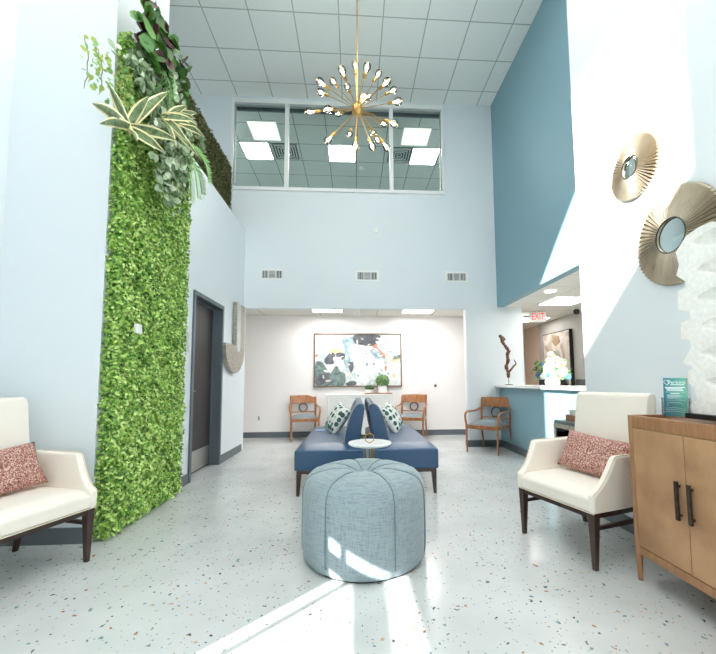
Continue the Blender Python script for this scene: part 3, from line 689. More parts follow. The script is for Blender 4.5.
potplant((.325, 7.80, .922), .085, .075, 'potted_succulent', 'low dark plant in a short white pot on the tray', [M_succ, M_bush], .095, .05, 420, .04)

# ---------------------------------------------------------------- wooden guest chairs
def catmull(pts, n=6):
    P = [Vector(p) for p in pts]; P = [2*P[0]-P[1]]+P+[2*P[-1]-P[-2]]; out = []
    for i in range(1, len(P)-2):
        for s in range(n):
            u = s/n; p0, p1, p2, p3 = P[i-1:i+3]
            out.append(.5*((2*p1)+(-p0+p2)*u+(2*p0-5*p1+4*p2-p3)*u*u+(-p0+3*p1-3*p2+p3)*u**3))
    out.append(P[-2]); return out
def guest_chair(loc, rz, label):
    root = empty('guest_chair', loc, rz, label, 'chair', 'honey wood armchairs with a black ring in the back')
    w = .265
    def rearpost(x, z):   # rear post curve in y
        return .26 + .10*max(0, (.44-z)/.44)**1.6 + .085*max(0, (z-.44)/.45)**1.2
    for sx in (-1, 1):
        pts = [(sx*(w-.012), rearpost(0, z), z) for z in [i*.44/6 for i in range(7)]]
        MB().tube(pts, [.015+.006*i/6 for i in range(7)], 4).build('leg', M_wood, root, bevel=.003)
        pts = [(sx*(w+.0), -.262, 0), (sx*(w), -.262, .44)]
        MB().tube(pts, [.015, .023], 4).build('leg', M_wood, root, bevel=.003)
        MB().tube([(sx*(w-.012), rearpost(0, z), z) for z in [.42+i*.46/8 for i in range(9)]], [.021]*9, 4).build('back_post', M_wood, root, bevel=.003)
        arm = catmull([(sx*(w-.005), rearpost(0,.70)-.01, .70), (sx*(w+.01), .22, .675), (sx*(w+.022), .10, .655), (sx*(w+.028), -.06, .655), (sx*(w+.028), -.20, .645), (sx*(w+.022), -.262, .59), (sx*(w+.008), -.272, .50), (sx*w, -.265, .42)])
        MB().tube(arm, [.018]*len(arm), 8, flat=1.1).build('armrest', M_wood, root)
    b = MB(); b.box(-w-.012, w+.012, -.285, -.255, .385, .445); b.box(-w+.0, w-.0, .245, .275, .385, .445)
    for sx in (-1, 1): b.box(sx*w-.014, sx*w+.014, -.255, .255, .385, .445)
    b.build('seat_frame', M_wood, root, bevel=.004, smooth=False)
    # upholstered seat
    vs = MB(); n = 10
    def prof(u): return (1-abs(u)**5)**.5 if abs(u) < 1 else 0
    grid = []
    for i in range(n+1):
        for j in range(n+1):
            u, v = -1+2*i/n, -1+2*j/n; grid.append((u*.252, v*.248, .447+.058*(1-abs(u)**6)*(1-abs(v)**6)))
    fs = [(i*(n+1)+j, (i+1)*(n+1)+j, (i+1)*(n+1)+j+1, i*(n+1)+j+1) for i in range(n) for j in range(n)]
    vs.add(grid, fs); vs.box(-.252, .252, -.248, .248, .43, .449); vs.build('seat', M_seat, root)
    # curved top panel
    b = MB(); k = 10
    for z0, z1 in ((.715, .875),):
        vv = []
        for i in range(k+1):
            x = -w-.012+(2*w+.024)*i/k; bow = .03*(1-(x/w)**2)
            for (yy_, z) in ((-.013, z0), (.013, z0), (.013, z1), (-.013, z1)): vv.append((x, rearpost(0, z)+bow+yy_, z+(.008*(1-(x/w)**2) if z == z1 else 0)))
        fs = []
        for i in range(k):
            for j in range(4): fs.append((i*4+j, i*4+(j+1)%4, (i+1)*4+(j+1)%4, (i+1)*4+j))
        fs += [(0,1,2,3), tuple(k*4+j for j in (3,2,1,0))]
        b.add(vv, fs)
    b.build('backrest', M_wood, root, bevel=.004)
    MB().tube([(-w+.01, rearpost(0,.535), .535), (0, rearpost(0,.535)+.018, .535), (w-.01, rearpost(0,.535), .535)], .012, 6).build('cross_rail', M_wood, root)
    R = .084; zc = .628
    pts = [(R*math.cos(a), rearpost(0, zc)+.022+.19*(R*math.sin(a)), zc+R*math.sin(a)) for a in [2*PI*i/28 for i in range(29)]]
    MB().tube(pts, .0125, 8, caps=False).build('back_ring', M_black, root)
    return root
ch = guest_chair((-1.01, 7.66, 0), math.radians(12), 'wooden armchair with black ring, left of the white credenza')
dup(ch, (1.19, 7.64, 0), math.radians(-18), 'wooden armchair with black ring, right of the white credenza')
dup(ch, (2.235, 6.095, 0), math.radians(-45), 'wooden armchair with black ring in the corner by the blue reception counter')

# ---------------------------------------------------------------- double-sided bench
def cushion(mb_, x0, x1, y0, y1, z0, z1, e=6, n=14, crown=.02):
    # soft-edged slab
    g = []
    for s in (0, 1):
        for i in range(n+1):
            for j in range(n+1):
                u, v = -1+2*i/n, -1+2*j/n; k = (1-abs(u)**e)*(1-abs(v)**e)
                z = (z0+.0 if s == 0 else z1-.025+.025*min(1, k*4)**.6+crown*k)
                g.append(((x0+x1)/2+u*(x1-x0)/2, (y0+y1)/2+v*(y1-y0)/2, z))
    m = (n+1)**2; fs = []
    for i in range(n):
        for j in range(n):
            a = i*(n+1)+j; q = (a, a+n+1, a+n+2, a+1); fs.append(q[::-1]); fs.append(tuple(t+m for t in q))
    bd = [j for j in range(n+1)]+[i*(n+1)+n for i in range(1, n+1)]+[n*(n+1)+j for j in range(n-1, -1, -1)]+[i*(n+1) for i in range(n-1, 0, -1)]
    for i in range(len(bd)): a, c_ = bd[i], bd[(i+1) % len(bd)]; fs.append((a, c_, c_+m, a+m))
    mb_.add(g, fs)
bn = empty('double_sided_bench', (.135, 4.82, 0), 0, 'navy leatherette back-to-back bench behind the ottoman', 'bench')
bx, by = .745, .94
for sx in (-1, 1):
    b = MB(); xa, xb = (.035, bx) if sx > 0 else (-bx, -.035)
    cushion(b, xa, xb, -by, by, .262, .488, e=10); b.build('seat', M_navy, bn, bevel=.012)
    # leaning backrest wedge, profile in x-z, extruded along y with soft ends
    def prof2(t): return t
    out = [(.245,.485),(.242,.56),(.215,.68),(.175,.80),(.135,.885),(.095,.925),(.055,.935),(.022,.915),(.015,.86),(.035,.74),(.06,.60),(.075,.485)]
    b = MB(); n = len(out); ys = [-.80,-.795,-.78,.78,.795,.80]; sc_ = [.86,.95,1,1,.95,.86]
    cxo = .13; czo = .70
    vv = []
    for y, s_ in zip(ys, sc_):
        for (x, z) in out: vv.append((sx*(cxo+(x-cxo)*s_), y, czo+(z-czo)*(1-(1-s_)*.3)))
    fs = [(i*n+j, i*n+(j+1)%n, (i+1)*n+(j+1)%n, (i+1)*n+j) for i in range(5) for j in range(n)]
    fs += [tuple(range(n)), tuple(5*n+j for j in range(n))[::-1]]
    b.add(vv, fs)
    bk = b.build('backrest', M_navy2, bn)
    md = bk.modifiers.new('sub', 'SUBSURF'); md.levels = md.render_levels = 2
    cord = [(sx*(cxo+(x-cxo)*.985), -.79, czo+(z-czo)*.99) for x, z in out[:9]]
    MB().tube(catmull(cord, 4), .0045, 6).build('piping', M_pipe, bk)
    cord = [(sx*(.205), y, .765) for y in (-.78, .78)]
b = MB(); b.box(-bx+.02, bx-.02, -by+.02, -by+.06, .225, .262).box(-bx+.02, bx-.02, by-.06, by-.02, .225, .262)
for x in (-bx+.02, -.02, bx-.06): b.box(x, x+.04, -by+.06, by-.06, .225, .262)
b.build('frame', M_walnut, bn, bevel=.003, smooth=False)
for x in (-bx+.045, bx-.045):
    for y in (-by+.045, 0, by-.045):
        s_ = 1 if x > 0 else -1
        MB().hexa([(x-.014+s_*.012,y-.014,0),(x+.014+s_*.012,y-.014,0),(x+.014+s_*.012,y+.014,0),(x-.014+s_*.012,y+.014,0)], [(x-.026,y-.022,.226),(x+.026,y-.022,.226),(x+.026,y+.022,.226),(x-.026,y+.022,.226)]).build('leg', M_walnut, bn, bevel=.003, smooth=False)
tag(MB().box(-.52, -.40, 5.02, 5.18, .511, .515).build('paper_card', M_paper, smooth=False), 'pale blue paper card lying on the left bench seat', 'card')
# throw pillows
def pillow(name, w, h, t, mats, label, cat, mx, group=None, e=2.6, two=True):
    root = None; b = MB(); n = 16; m = (n+1)**2; g = []
    for s in (1, -1):
        for i in range(n+1):
            for j in range(n+1):
                u, v = -1+2*i/n, -1+2*j/n; k = max(0, (1-abs(u)**e)*(1-abs(v)**e))**.55
                pin = 1-.06*(1-abs(u)**2)*abs(v)**2; pin2 = 1-.06*(1-abs(v)**2)*abs(u)**2
                g.append((u*w/2*pin2, s*t/2*k, v*h/2*pin))
    for s in (0, 1):
        for i in range(n):
            for j in range(n):
                a = i*(n+1)+j+s*m; q = (a, a+n+1, a+n+2, a+1); b.add([], [])
                b.f.append(q if s == 0 else q[::-1]); b.mi.append(s if two else 0)
    b.v += g
    o = b.build(name, mats, None); bm = bmesh.new(); bm.from_mesh(o.data); bmesh.ops.remove_doubles(bm, verts=bm.verts, dist=.0004); bm.to_mesh(o.data); bm.free()
    o.matrix_world = mx; tag(o, label, cat, group); return o
def mxf(loc, rx=0, ry=0, rz=0, order='XYZ'): return Matrix.Translation(loc) @ Euler((rx, ry, rz), order).to_matrix().to_4x4()
gp = 'spotted pillows on the navy bench'
pillow('throw_pillow', .40, .40, .17, [M_cushback, M_spots], 'green and black spotted pillow on the left bench seat', 'pillow', Matrix.Translation((-.225, 4.98, .675)) @ Matrix.Rotation(math.radians(34), 4, 'Y') @ Matrix.Rotation(math.radians(-64), 4, 'Z'), gp)
pillow('throw_pillow', .40, .40, .17, [M_cushback, M_spots], 'green and black spotted pillow on the right bench seat', 'pillow', Matrix.Translation((.50, 4.98, .675)) @ Matrix.Rotation(math.radians(-34), 4, 'Y') @ Matrix.Rotation(math.radians(64), 4, 'Z'), gp)

# ---------------------------------------------------------------- ottoman
ot = empty('ottoman', (.07, 2.665, 0), 0, 'large round blue-grey linen ottoman in front of the bench', 'ottoman')
R0 = .425
seams = [math.radians(a) for a in (-125, -66, -22, 20, 60, 105, 150, 190)]
prof = [(R0*.955,.012),(R0*.985,.03),(R0,.08),(R0*1.004,.2),(R0*1.0,.36),(R0*.995,.415),(R0*.982,.462),(R0*.94,.502),(R0*.865,.532),(R0*.72,.552),(R0*.52,.564),(R0*.36,.563),(R0*.22,.549),(R0*.13,.532),(R0*.06,.52),(.004,.518)]
def seam_off(r, z, a):
    d = min(abs((a-s+PI) % (2*PI)-PI) for s in seams)
    k = math.exp(-(d*max(r, .05)/.016)**2)
    if z < .44: return (r-.006*k, z)
    return (r-.002*k, z-.010*k)
prof_f = []
for (r0, z0), (r1, z1) in zip(prof, prof[1:]): prof_f += [(r0+(r1-r0)*t, z0+(z1-z0)*t) for t in (0, .5)]
prof_f.append(prof[-1])
MB().lathe(prof_f, 192, fn=seam_off).build('body', M_linen, ot)
MB().lathe([(R0*.93,0),(R0*.94,.014)], 64).build('base', M_dotk, ot)
b = MB()
for s in seams:
    pts = [(r*math.cos(s)*.998, r*math.sin(s)*.998, z-(.006 if z > .44 else 0)) for r, z in prof_f[3:-4]]
    b.tube(pts, .0032, 6)
b.build('piping', M_otto_seam, ot)
MB().lathe([(.001,.512),(.03,.514),(.034,.522),(.024,.529),(.001,.531)], 24).build('button', M_linen, ot)

# ---------------------------------------------------------------- side table + ornament
ot.scale = (1, 1.07, 1.015)
st = empty('side_table', (.14, 3.36, 0), 0, 'small round white pedestal table between ottoman and bench', 'table')
MB().lathe([(.12,.588),(.175,.60),(.193,.612),(.195,.622),(.19,.627),(.001,.627)], 56).build('table_top', M_pot, st)
for x, y, m in ((-.045,0,M_chrome),(-.02,.03,M_pot),(.01,0,M_chrome),(.03,.03,M_brass)): MB().tube([(x,y,.02),(x,y,.59)], .011, 12).build('post', m, st)
MB().lathe([(.14,0),(.15,.004),(.15,.014),(.14,.02),(.001,.02)], 48).build('base', M_pot, st)
pts = [(.042*math.cos(a), 0, .045+.045*math.sin(a)) for a in [PI/6+PI/3*i for i in range(7)]]
o = tag(MB().tube(pts, .0042, 6, caps=False).build('wire_ornament', M_brass), 'small brass wire hexagon ring on the round white table', 'ornament'); o.location = (.135, 3.30, .6275)

# ---------------------------------------------------------------- cream armchairs
def cream_chair(loc, rz, label):
    root = empty('cream_armchair', loc, rz, label, 'armchair', 'cream armchairs with dark wooden legs')
    w, d = .335, .31
    # seat (front face to rail)
    b = MB(); cushion(b, -w+.012, w-.012, -d-.005, d, .345, .452, e=5, crown=.022); b.build('seat', M_cream, root, bevel=.012, seg=3)
    MB().tube([(-w+.01,-d-.006,.343),(w-.01,-d-.006,.343)], .004, 6).build('piping', M_creampipe, root)
    # back
    b = MB(); k = 8
    out = [(.20,.40),(.30,.40),(.385,1.02),(.375,1.065),(.335,1.075),(.30,1.06),(.285,1.02)]
    n = len(out); ws = [(-w+.046,.97),(-w+.054,1),(w-.054,1),(w-.046,.97)]; vv = []
    for x, s_ in ws:
        for y, z in out: vv.append((x, .29+(y-.29)*s_, .7+(z-.7)*(1-(1-s_)*.3)))
    fs = [(i*n+j, i*n+(j+1)%n, (i+1)*n+(j+1)%n, (i+1)*n+j) for i in range(3) for j in range(n)]+[tuple(range(n)), tuple(3*n+j for j in range(n))[::-1]]
    b.add(vv, fs); b.build('backrest', M_cream, root, bevel=.014, seg=3)
    for sx in (-1, 1):
        top = catmull([(-d-.012,.452),(-d+.035,.485),(-d+.08,.535),(-d+.118,.595),(-d+.15,.655),(-d+.178,.684),(.0,.686),(.14,.688),(.27,.69)], 4)
        top = [(p[0], p[1]) for p in [(q.x, q.y) for q in [Vector((a[0], a[1], 0)) for a in top]]]
        poly = [(-d-.012,.345)]+top+[(.30,.345)]
        n = len(poly)
        def f(u, v, w_): 
            flare = .03*max(0, (v-.45)/.25)
            return (sx*(w-.05+flare+.048*w_), u, v)
        b = MB(); b.prism(poly, f); arm = b.build('armrest', M_cream, root, bevel=.012, seg=3)
        cord = [f(u, v+.002, .82) for u, v in top]
        MB().tube(cord, .0042, 6).build('piping', M_creampipe, arm)
        # legs
        x = sx*(w-.035)
        MB().hexa([(x-.013,-d+.0,0),(x+.013,-d+.0,0),(x+.013,-d+.028,0),(x-.013,-d+.028,0)], [(x-.026,-d-.006,.343),(x+.026,-d-.006,.343),(x+.026,-d+.046,.343),(x-.026,-d+.046,.343)]).build('leg', M_walnut, root, bevel=.003, smooth=False)
        MB().hexa([(x-.013,d+.02,0),(x+.013,d+.02,0),(x+.013,d+.046,0),(x-.013,d+.046,0)], [(x-.024,d-.07,.343),(x+.024,d-.07,.343),(x+.024,d-.02,.343),(x-.024,d-.02,.343)]).build('leg', M_walnut, root, bevel=.003, smooth=False)
        MB().box(x-.009, x+.009, -d+.035, d-.03, .235, .26).build('stretcher', M_walnut, root, smooth=False)
    b = MB(); b.box(-w+.03, w-.03, -d+.0, -d+.025, .308, .345).box(-w+.03, w-.03, d-.05, d-.025, .308, .345)
    for sx in (-1, 1): b.box(sx*(w-.035)-.011, sx*(w-.035)+.011, -d+.02, d-.03, .308, .345)
    b.build('seat_rail', M_walnut, root, bevel=.002, smooth=False)
    return root
thR = math.radians(-72.6)
fR = Vector((math.sin(thR), -math.cos(thR), 0))
cR = Vector((1.392, 2.57, 0)) - fR*.298
ca = cream_chair(cR, thR, 'cream armchair with a rose-brown pillow beside the wooden cabinet')
thL = math.radians(74)
cL = Vector((-2.13, 2.44, 0)); thL = math.radians(72.6)
dup(ca, cL, thL, 'cream armchair partly in view in front of the green wall')
def lumbar(chair_loc, th, label, roll, off=(0,0)):
    mx = Matrix.Translation(chair_loc) @ Matrix.Rotation(th, 4, 'Z') @ Matrix.Translation((off[0], .095+off[1], .615)) @ Matrix.Rotation(math.radians(-24), 4, 'X') @ Matrix.Rotation(roll, 4, 'Y')
    return pillow('lumbar_pillow', .54, .30, .14, [M_tweed], label, 'pillow', mx, 'rose-brown woven pillows on the cream armchairs', e=3, two=False)
lumbar(cR, thR, 'rose-brown woven pillow on the cream armchair by the cabinet', math.radians(4))
lumbar(cL, thL, 'rose-brown woven pillow on the cream armchair by the green wall', math.radians(-4))

# ---------------------------------------------------------------- wooden cabinet
cx0, cx1, cy0, cy1, cz1 = 1.665, 2.09, .90, 2.18, .957
cb = empty('wooden_cabinet', (cx0, cy1, 0), 0, 'golden brown wooden cabinet with dark bar handles against the right wall', 'cabinet')
def C(b): return Matrix.Translation((-cx0, -cy1, 0))
X = C(0)
b = MB()
b.box(cx0+.012, cx1, cy0+.02, cy1-.02, .17, .90)
b.build('body', M_cab, cb, xf=X, smooth=False)
b = MB(); b.box(cx0+.004, cx1, cy0+.03, cy1-.03, .9, .935)
b.box(cx0-.002, cx0+.022, cy0+.03, cy1-.03, .885, cz1); b.box(cx1-.02, cx1, cy0+.03, cy1-.03, .885, cz1)
b.box(cx0+.02, cx1-.02, cy1-.022, cy1-.002, .885, cz1); b.box(cx0+.02, cx1-.02, cy0+.002, cy0+.022, .885, cz1)
b.build('top', M_cab, cb, xf=X, bevel=.003, smooth=False)
MB().box(cx0-.002, cx0+.02, cy0+.03, cy1-.03, .155, .20).build('bottom_rail', M_cab, cb, xf=X, bevel=.003, smooth=False)
for x in (cx0+.012, cx1-.018):
    for y in (cy0+.016, cy1-.016): MB().tube([(x,y,0),(x,y,.15),(x,y,cz1-.002)], [.013,.019,.019], 14).build('leg', M_cab, cb, xf=X)
ye = [cy1-.036, 1.815, 1.45, 1.085, cy0+.036]; 
ye = [cy1-.036, 1.80]; ye = [cy1-.036, 1.803, 1.54-.10, 1.16, cy0+.036]
dw = (cy1-.036-1.803)
ye = [cy1-.036-dw*k for k in range(4)]
ye[3] = max(ye[3], cy0+.036)
for k in range(3):
    y1, y0 = ye[k]-.002, ye[k+1]+.002
    dr = MB().box(cx0-.001, cx0+.012, y0, y1, .204, .882).build('door', M_cabdoor, cb, xf=X, bevel=.002, smooth=False)
    yh = y0+.034 if k == 0 else y1-.034
    if k == 2: yh = y0+.034
    b = MB(); b.box(cx0-.030, cx0-.016, yh-.009, yh+.009, .455, .65)
    for z in (.48, .625): b.box(cx0-.018, cx0-.001, yh-.005, yh+.005, z-.006, z+.006)
    b.build('handle', M_bronze, dr, xf=X, bevel=.002, smooth=False)

# ---------------------------------------------------------------- stone totem
sl = [(1.895,1.967),(1.967,1.897),(1.951,1.82),(1.973,1.764),(1.918,1.715),(1.92,1.68),(1.972,1.672),(1.978,1.567),(1.907,1.545),(1.909,1.50),(1.966,1.488),(1.973,1.399),(1.915,1.385),(1.912,1.345),(1.972,1.2627),(1.912,1.235),(1.944,1.21),(1.944,1.15),(1.912,1.12),(1.90,1.055),(1.935,1.04),(1.962,.994),(1.962,.985)]
yc_ = 1.80
rt = [(2*yc_-y-.03*math.sin(i*1.7)-.04, z-.02*math.cos(i)) for i, (y, z) in enumerate(sl[1:-1])][::-1]
poly = sl+[(1.64,.985)]+rt+[(1.66,1.95),(1.75,1.985),(1.82,1.985)]
to = empty('stone_totem', (0,0,0), 0, 'tall notched white stone totem standing on the wooden cabinet', 'sculpture')
b = MB(); b.prism(poly, lambda u, v, w: (1.85+.09*w, u, v)); o = b.build('body', M_stone, to, bevel=.014, seg=3, smooth=True)
cut = MB()
for y, z in [(1.765,1.905),(1.75,1.75),(1.765,1.60),(1.75,1.45),(1.765,1.30),(1.75,1.15)]:
    n0 = len(cut.v); cut.sphere((0,0,0), (.05,.095,.042), 18, 10)
    for i in range(n0, len(cut.v)):
        v = cut.v[i]; k = .35*v[1]; cut.v[i] = (1.848+v[0], y+v[1], z+v[2]*(1-.4*v[1]/.075)+k*.25)
cu_ = cut.build('pocket_cutter', M_stone)
for md in list(o.modifiers): o.modifiers.remove(md)
md = o.modifiers.new('b', 'BOOLEAN'); md.object = cu_; md.operation = 'DIFFERENCE'; md.solver = 'EXACT'
bpy.context.view_layer.update(); dg = bpy.context.evaluated_depsgraph_get(); nm = bpy.data.meshes.new_from_object(o.evaluated_get(dg)); o.modifiers.clear(); o.data = nm
bpy.data.objects.remove(cu_)
md = o.modifiers.new('bevel', 'BEVEL'); md.width = .009; md.segments = 3; md.limit_method = 'ANGLE'; md.angle_limit = .6
MB().box(1.82, 1.95, 1.63, 1.95, .9575, .985).build('base', M_black, to, bevel=.003, smooth=False)

# ---------------------------------------------------------------- brochure holder and leaflets
bh = empty('brochure_holder', (1.80, 1.985, .9575), math.radians(-52), 'clear acrylic holder with teal leaflets on the cabinet', 'brochure holder')
TX = Matrix.Rotation(math.radians(-6), 4, 'X')
MB().box(-.062, .062, -.004, -.001, .004, .11).box(-.062, -.059, -.001, .06, .004, .11).box(.059, .062, -.001, .06, .004, .11).box(-.062,.062,.058,.061,.004,.225).box(-.062,.062,-.001,.06,0,.004).build('shell', M_clear, bh, xf=TX, smooth=False)
lf = empty('leaflet', (1.80, 1.985, .9575), math.radians(-52), 'stack of teal folded leaflets with white lettering in the clear holder', 'leaflet')
MB().box(-.051, .051, .006, .05, .006, .222).build('pages', M_white, lf, xf=TX, smooth=False)
MB().box(-.052, .052, .003, .006, .006, .222).build('cover', M_leaflet, lf, xf=TX, smooth=False)
def T(x, z): return TX @ Matrix.Translation((x, .0026, z)) @ Matrix.Rotation(PI/2, 4, 'X')
text('Perkins', .027, 'lettering', M_ink, lf, T(.008, .197))
text('HEALTH CARE', .009, 'lettering', M_ink, lf, T(.012, .183)) if False else None
for k, (z, s_) in enumerate(((.184,.0),(.168,.0))): pass
b = MB()
heart = [(0,-.016),(-.013,-.001),(-.015,.008),(-.009,.014),(-.003,.012),(0,.007),(.003,.012),(.009,.014),(.015,.008),(.012,0)]
pts = [(x-.034, .0022, z+.196) for x, z in heart+[heart[0]]]
MB().tube(pts, .0014, 5).build('heart_logo', M_ink, lf, xf=TX)
b = MB()
for z, xa, xb, t in ((.183,-.02,.042,.0022),(.168,-.045,.045,.0026),(.160,-.04,.034,.0026),(.152,-.036,.038,.0026),(.142,-.042,.044,.0006),(.134,-.02,.02,.002),(.125,-.036,.03,.0008),(.120,-.036,.022,.0008),(.115,-.036,.034,.0008),(.110,-.036,.012,.0008),(.104,-.036,.030,.0008),(.095,-.042,.044,.0006)):
    b.box(xa, xb, .002, .0028, z-t, z+t)
b.tube([(-.034,.0022,.062),(-.034,.0022,.082),(.025,.0022,.082),(.034,.0022,.07)], .0012, 4)
for k in range(3): b.tube([(-.045,.0022,.05-k*.01),(0,.0022,.055-k*.01),(.045,.0022,.046-k*.01)], .001, 4)
b.build('print_lines', M_ink, lf, xf=TX, smooth=False)

# ---------------------------------------------------------------- sunburst mirrors
def sunburst(y, z, ro, ri, label):
    root = empty('sunburst_mirror', (XW, y, z), 0, label, 'mirror', 'round pleated gold mirrors on the right wall')
    npl = 60; b = MB(); prof_ = ((ri, .045), (ri*1.02, .052), (ro*.97, .026), (ro, .018))
    steps = ((0, -1), (.18, -1), (.59, 1))     # narrow groove coloured dark for its shade, then a folded ridge
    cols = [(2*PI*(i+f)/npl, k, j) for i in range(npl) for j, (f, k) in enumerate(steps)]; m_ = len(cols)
    for (a, k, j) in cols:
        for r, x in prof_:
            amp = .002+.009*(r-ri)/(ro-ri); b.v.append((-(x+amp*k), r*math.cos(a), r*math.sin(a)))
        for r in (ri, ro): b.v.append((-.004, r*math.cos(a), r*math.sin(a)))
    for i in range(m_):
        p0, p1 = 6*i, 6*((i+1) % m_); g = 1 if cols[i][2] == 0 else 0
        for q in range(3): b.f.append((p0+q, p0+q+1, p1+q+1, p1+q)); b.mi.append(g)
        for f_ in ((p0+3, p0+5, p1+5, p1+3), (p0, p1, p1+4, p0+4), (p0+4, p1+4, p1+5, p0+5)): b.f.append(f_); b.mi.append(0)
    b.build('pleated_rim', [M_gold, M_groove_shade], root, smooth=False)
    rim = [(-.050, (ri+.002)*math.cos(a), (ri+.002)*math.sin(a)) for a in [2*PI*i/48 for i in range(49)]]
    MB().tube(rim, .005, 6, caps=False).build('inner_ring', M_bronze, root)
    MB().lathe([(ri,0),(ri,.004)], 64).build('mirror_glass', M_mirror, root, xf=Matrix.Translation((-.034,0,0)) @ Matrix.Rotation(-PI/2, 4, 'Y'))
sunburst(2.545, 2.765, .235, .078, 'smaller, higher round sunburst mirror on the right wall')
sunburst(2.235, 2.112, .322, .112, 'larger, lower round sunburst mirror behind the stone totem')

# ---------------------------------------------------------------- chandelier
hub = Vector((.045, 4.2, 4.43)); K = 4.25/369.2
cd = empty('sputnik_chandelier', hub, 0, 'brass sputnik chandelier with clear bulbs hanging from the ceiling', 'chandelier')
MB().sphere((0,0,0), (.066,.066,.09), 24, 14).build('hub', M_brass, cd)
MB().tube([(0,0,.06),(0,0,ZC-hub.z-.02)], .008, 10).build('rod', M_brass, cd)
MB().lathe([(.07,ZC-hub.z-.03),(.07,ZC-hub.z-.001)], 28).build('ceiling_canopy', M_brass, cd)
ends = [(50,190,-1),(165,175,-1),(228,200,1),(165,360,-1),(296,325,1),(330,400,-1),(432,400,-1),(465,362,1),(520,405,-1),(503,262,1),(565,262,-1),(588,128,-1),(283,40,1),(378,108,-1),(408,102,1),
        (118,10,-1),(195,5,1),(250,-60,-1),(330,-95,1),(400,-80,-1),(470,-40,1),(520,10,-1),(560,60,1),(120,70,1),(440,320,1)]
Rr = .60
bulb_me = None
for (u, v, s_) in ends:
    rd = unrot((300+u/5.97-PX)/F, 1, -(80+v/5.97-PY)/F).normalized(); oc = Vector((0, 0, H))-hub
    bb = rd.dot(oc); disc = bb*bb-(oc.dot(oc)-Rr*Rr); t_ = -bb+s_*math.sqrt(max(0, disc)); d = oc+rd*t_; L = d.length; q = d.normalized().to_track_quat('Z', 'Y').to_matrix().to_4x4()
    MB().tube([(0,0,.03),(0,0,L-.14)], .0045, 6).build('arm', M_brass, cd, xf=q)
    so = MB().lathe([(.008,L-.145),(.018,L-.14),(.018,L-.075),(.015,L-.072)], 14).build('socket', M_brass, cd, xf=q)
    MB().lathe([(.013,L-.074),(.018,L-.06),(.038,L-.03),(.043,L-.002),(.034,L+.026),(.014,L+.042),(.001,L+.045)], 16).build('bulb', M_bulb, so, xf=q)
    MB().lathe([(.005,L-.07),(.011,L-.04),(.015,L-.01),(.008,L+.012)], 8).build('filament', M_fil, so, xf=q)
for (u, v, s_) in [(215,270,1),(356,415,1),(468,115,1),(486,127,-1),(530,230,1),(300,0,1),(385,0,-1),(455,15,1),(345,-30,1)]:
    dx, dz_ = (u-345)/5.97*K, -(v-178)/5.97*K; d = Vector((dx, s_*.25, dz_))
    MB().tube([d.normalized()*.03, d], [.0045,.003], 6).build('spike', M_brass, cd)

# ---------------------------------------------------------------- reception
# driftwood on a thin stand
dw_ = empty('driftwood_sculpture', (2.69, 6.30, 1.09), 0, 'twisted brown driftwood on a thin stand at the counter end', 'sculpture')
MB().box(-.05, .05, -.05, .05, 0, .012).build('base', M_black, dw_, smooth=False)
MB().tube([(0,0,.012),(0,0,.16)], .005, 8).build('rod', M_black, dw_)
b = MB(); tr = catmull([(.0,0,.12),(-.005,0,.22),(-.03,.01,.32),(.0,.0,.42),(-.005,.01,.52),(.01,0,.60),(-.04,0,.68),(-.09,.0,.76),(-.11,0,.84),(-.15,0,.865)], 5)
rr_ = [.016+.012*abs(math.sin(i*1.3))+.008*math.sin(i*.5)**2 for i in range(len(tr))]; rr_[0] = .008; rr_[-1] = .012
b.tube(tr, rr_, 9); br = catmull([(0,0,.22),(.05,0,.27),(.10,0,.33),(.14,.0,.37),(.11,0,.44)], 5); b.tube(br, [.022-.0007*i for i in range(len(br))], 8)
b.tube([(.0,0,.55),(.04,0,.585),(.055,0,.60)], [.014,.01,.004], 7); b.tube([(-.09,0,.76),(-.05,0,.80),(-.07,0,.85)], [.02,.02,.008], 7)
b.build('branch', M_drift, dw_, bevel=0)
# flowers
fl = empty('flower_vase', (2.76, 5.0, 1.09), 0, 'low white vase with a large bouquet of white and blue flowers on the counter', 'flowers')
MB().lathe([(.06,0),(.095,.02),(.10,.07),(.085,.10),(.075,.10),(.07,.02),(.001,.02)], 28).build('vase', M_pot, fl)
def bloom(cpos, r, m, parent):
    b = MB(); 
    for k in range(34):
        d = Vector((random.gauss(0,1), random.gauss(0,1), random.gauss(.2,1))).normalized(); p = Vector(cpos)+d*r*.7
        u = d.orthogonal().normalized(); u = Matrix.Rotation(random.random()*6.3, 3, d) @ u; v = d.cross(u); s_ = r*.42
        b.add([p-u*s_, p-v*s_*.8+d*s_*.4, p+u*s_, p+v*s_*.8+d*s_*.4, p+d*s_*.1], [(0,1,4),(1,2,4),(2,3,4),(3,0,4)])
    b.sphere(cpos, r*.66, 10, 6); return b.build('bloom', m, parent)
for (dy, z, dx, r, m) in [(.0,.24,-.05,.085,M_petal),(.14,.22,-.02,.08,M_petal),(-.14,.22,-.03,.08,M_petal),(-.25,.19,0,.075,M_petal),(.05,.33,0,.075,M_petal),(-.08,.34,.02,.075,M_petal),(-.2,.30,.02,.07,M_petal),(.16,.32,.03,.06,M_petal),
                          (-.02,.16,-.08,.07,M_petal),(-.15,.13,-.06,.06,M_petal),(.12,.14,-.06,.06,M_petal),(.32,.15,-.02,.065,M_petalb),(.34,.21,.02,.05,M_petalb),(.25,.29,.0,.06,M_petalb),(.33,.26,.0,.035,M_petaly),(.42,.20,0,.03,M_petaly),
                          (-.27,.28,-.02,.035,M_petaly),(.02,.45,0,.04,M_petal),(.0,.42,.03,.03,M_petaly),(-.06,.15,-.1,.04,M_petalb),(-.30,.12,.05,.045,M_petalb)]:
    bloom((dx, dy, z), r, m, fl)
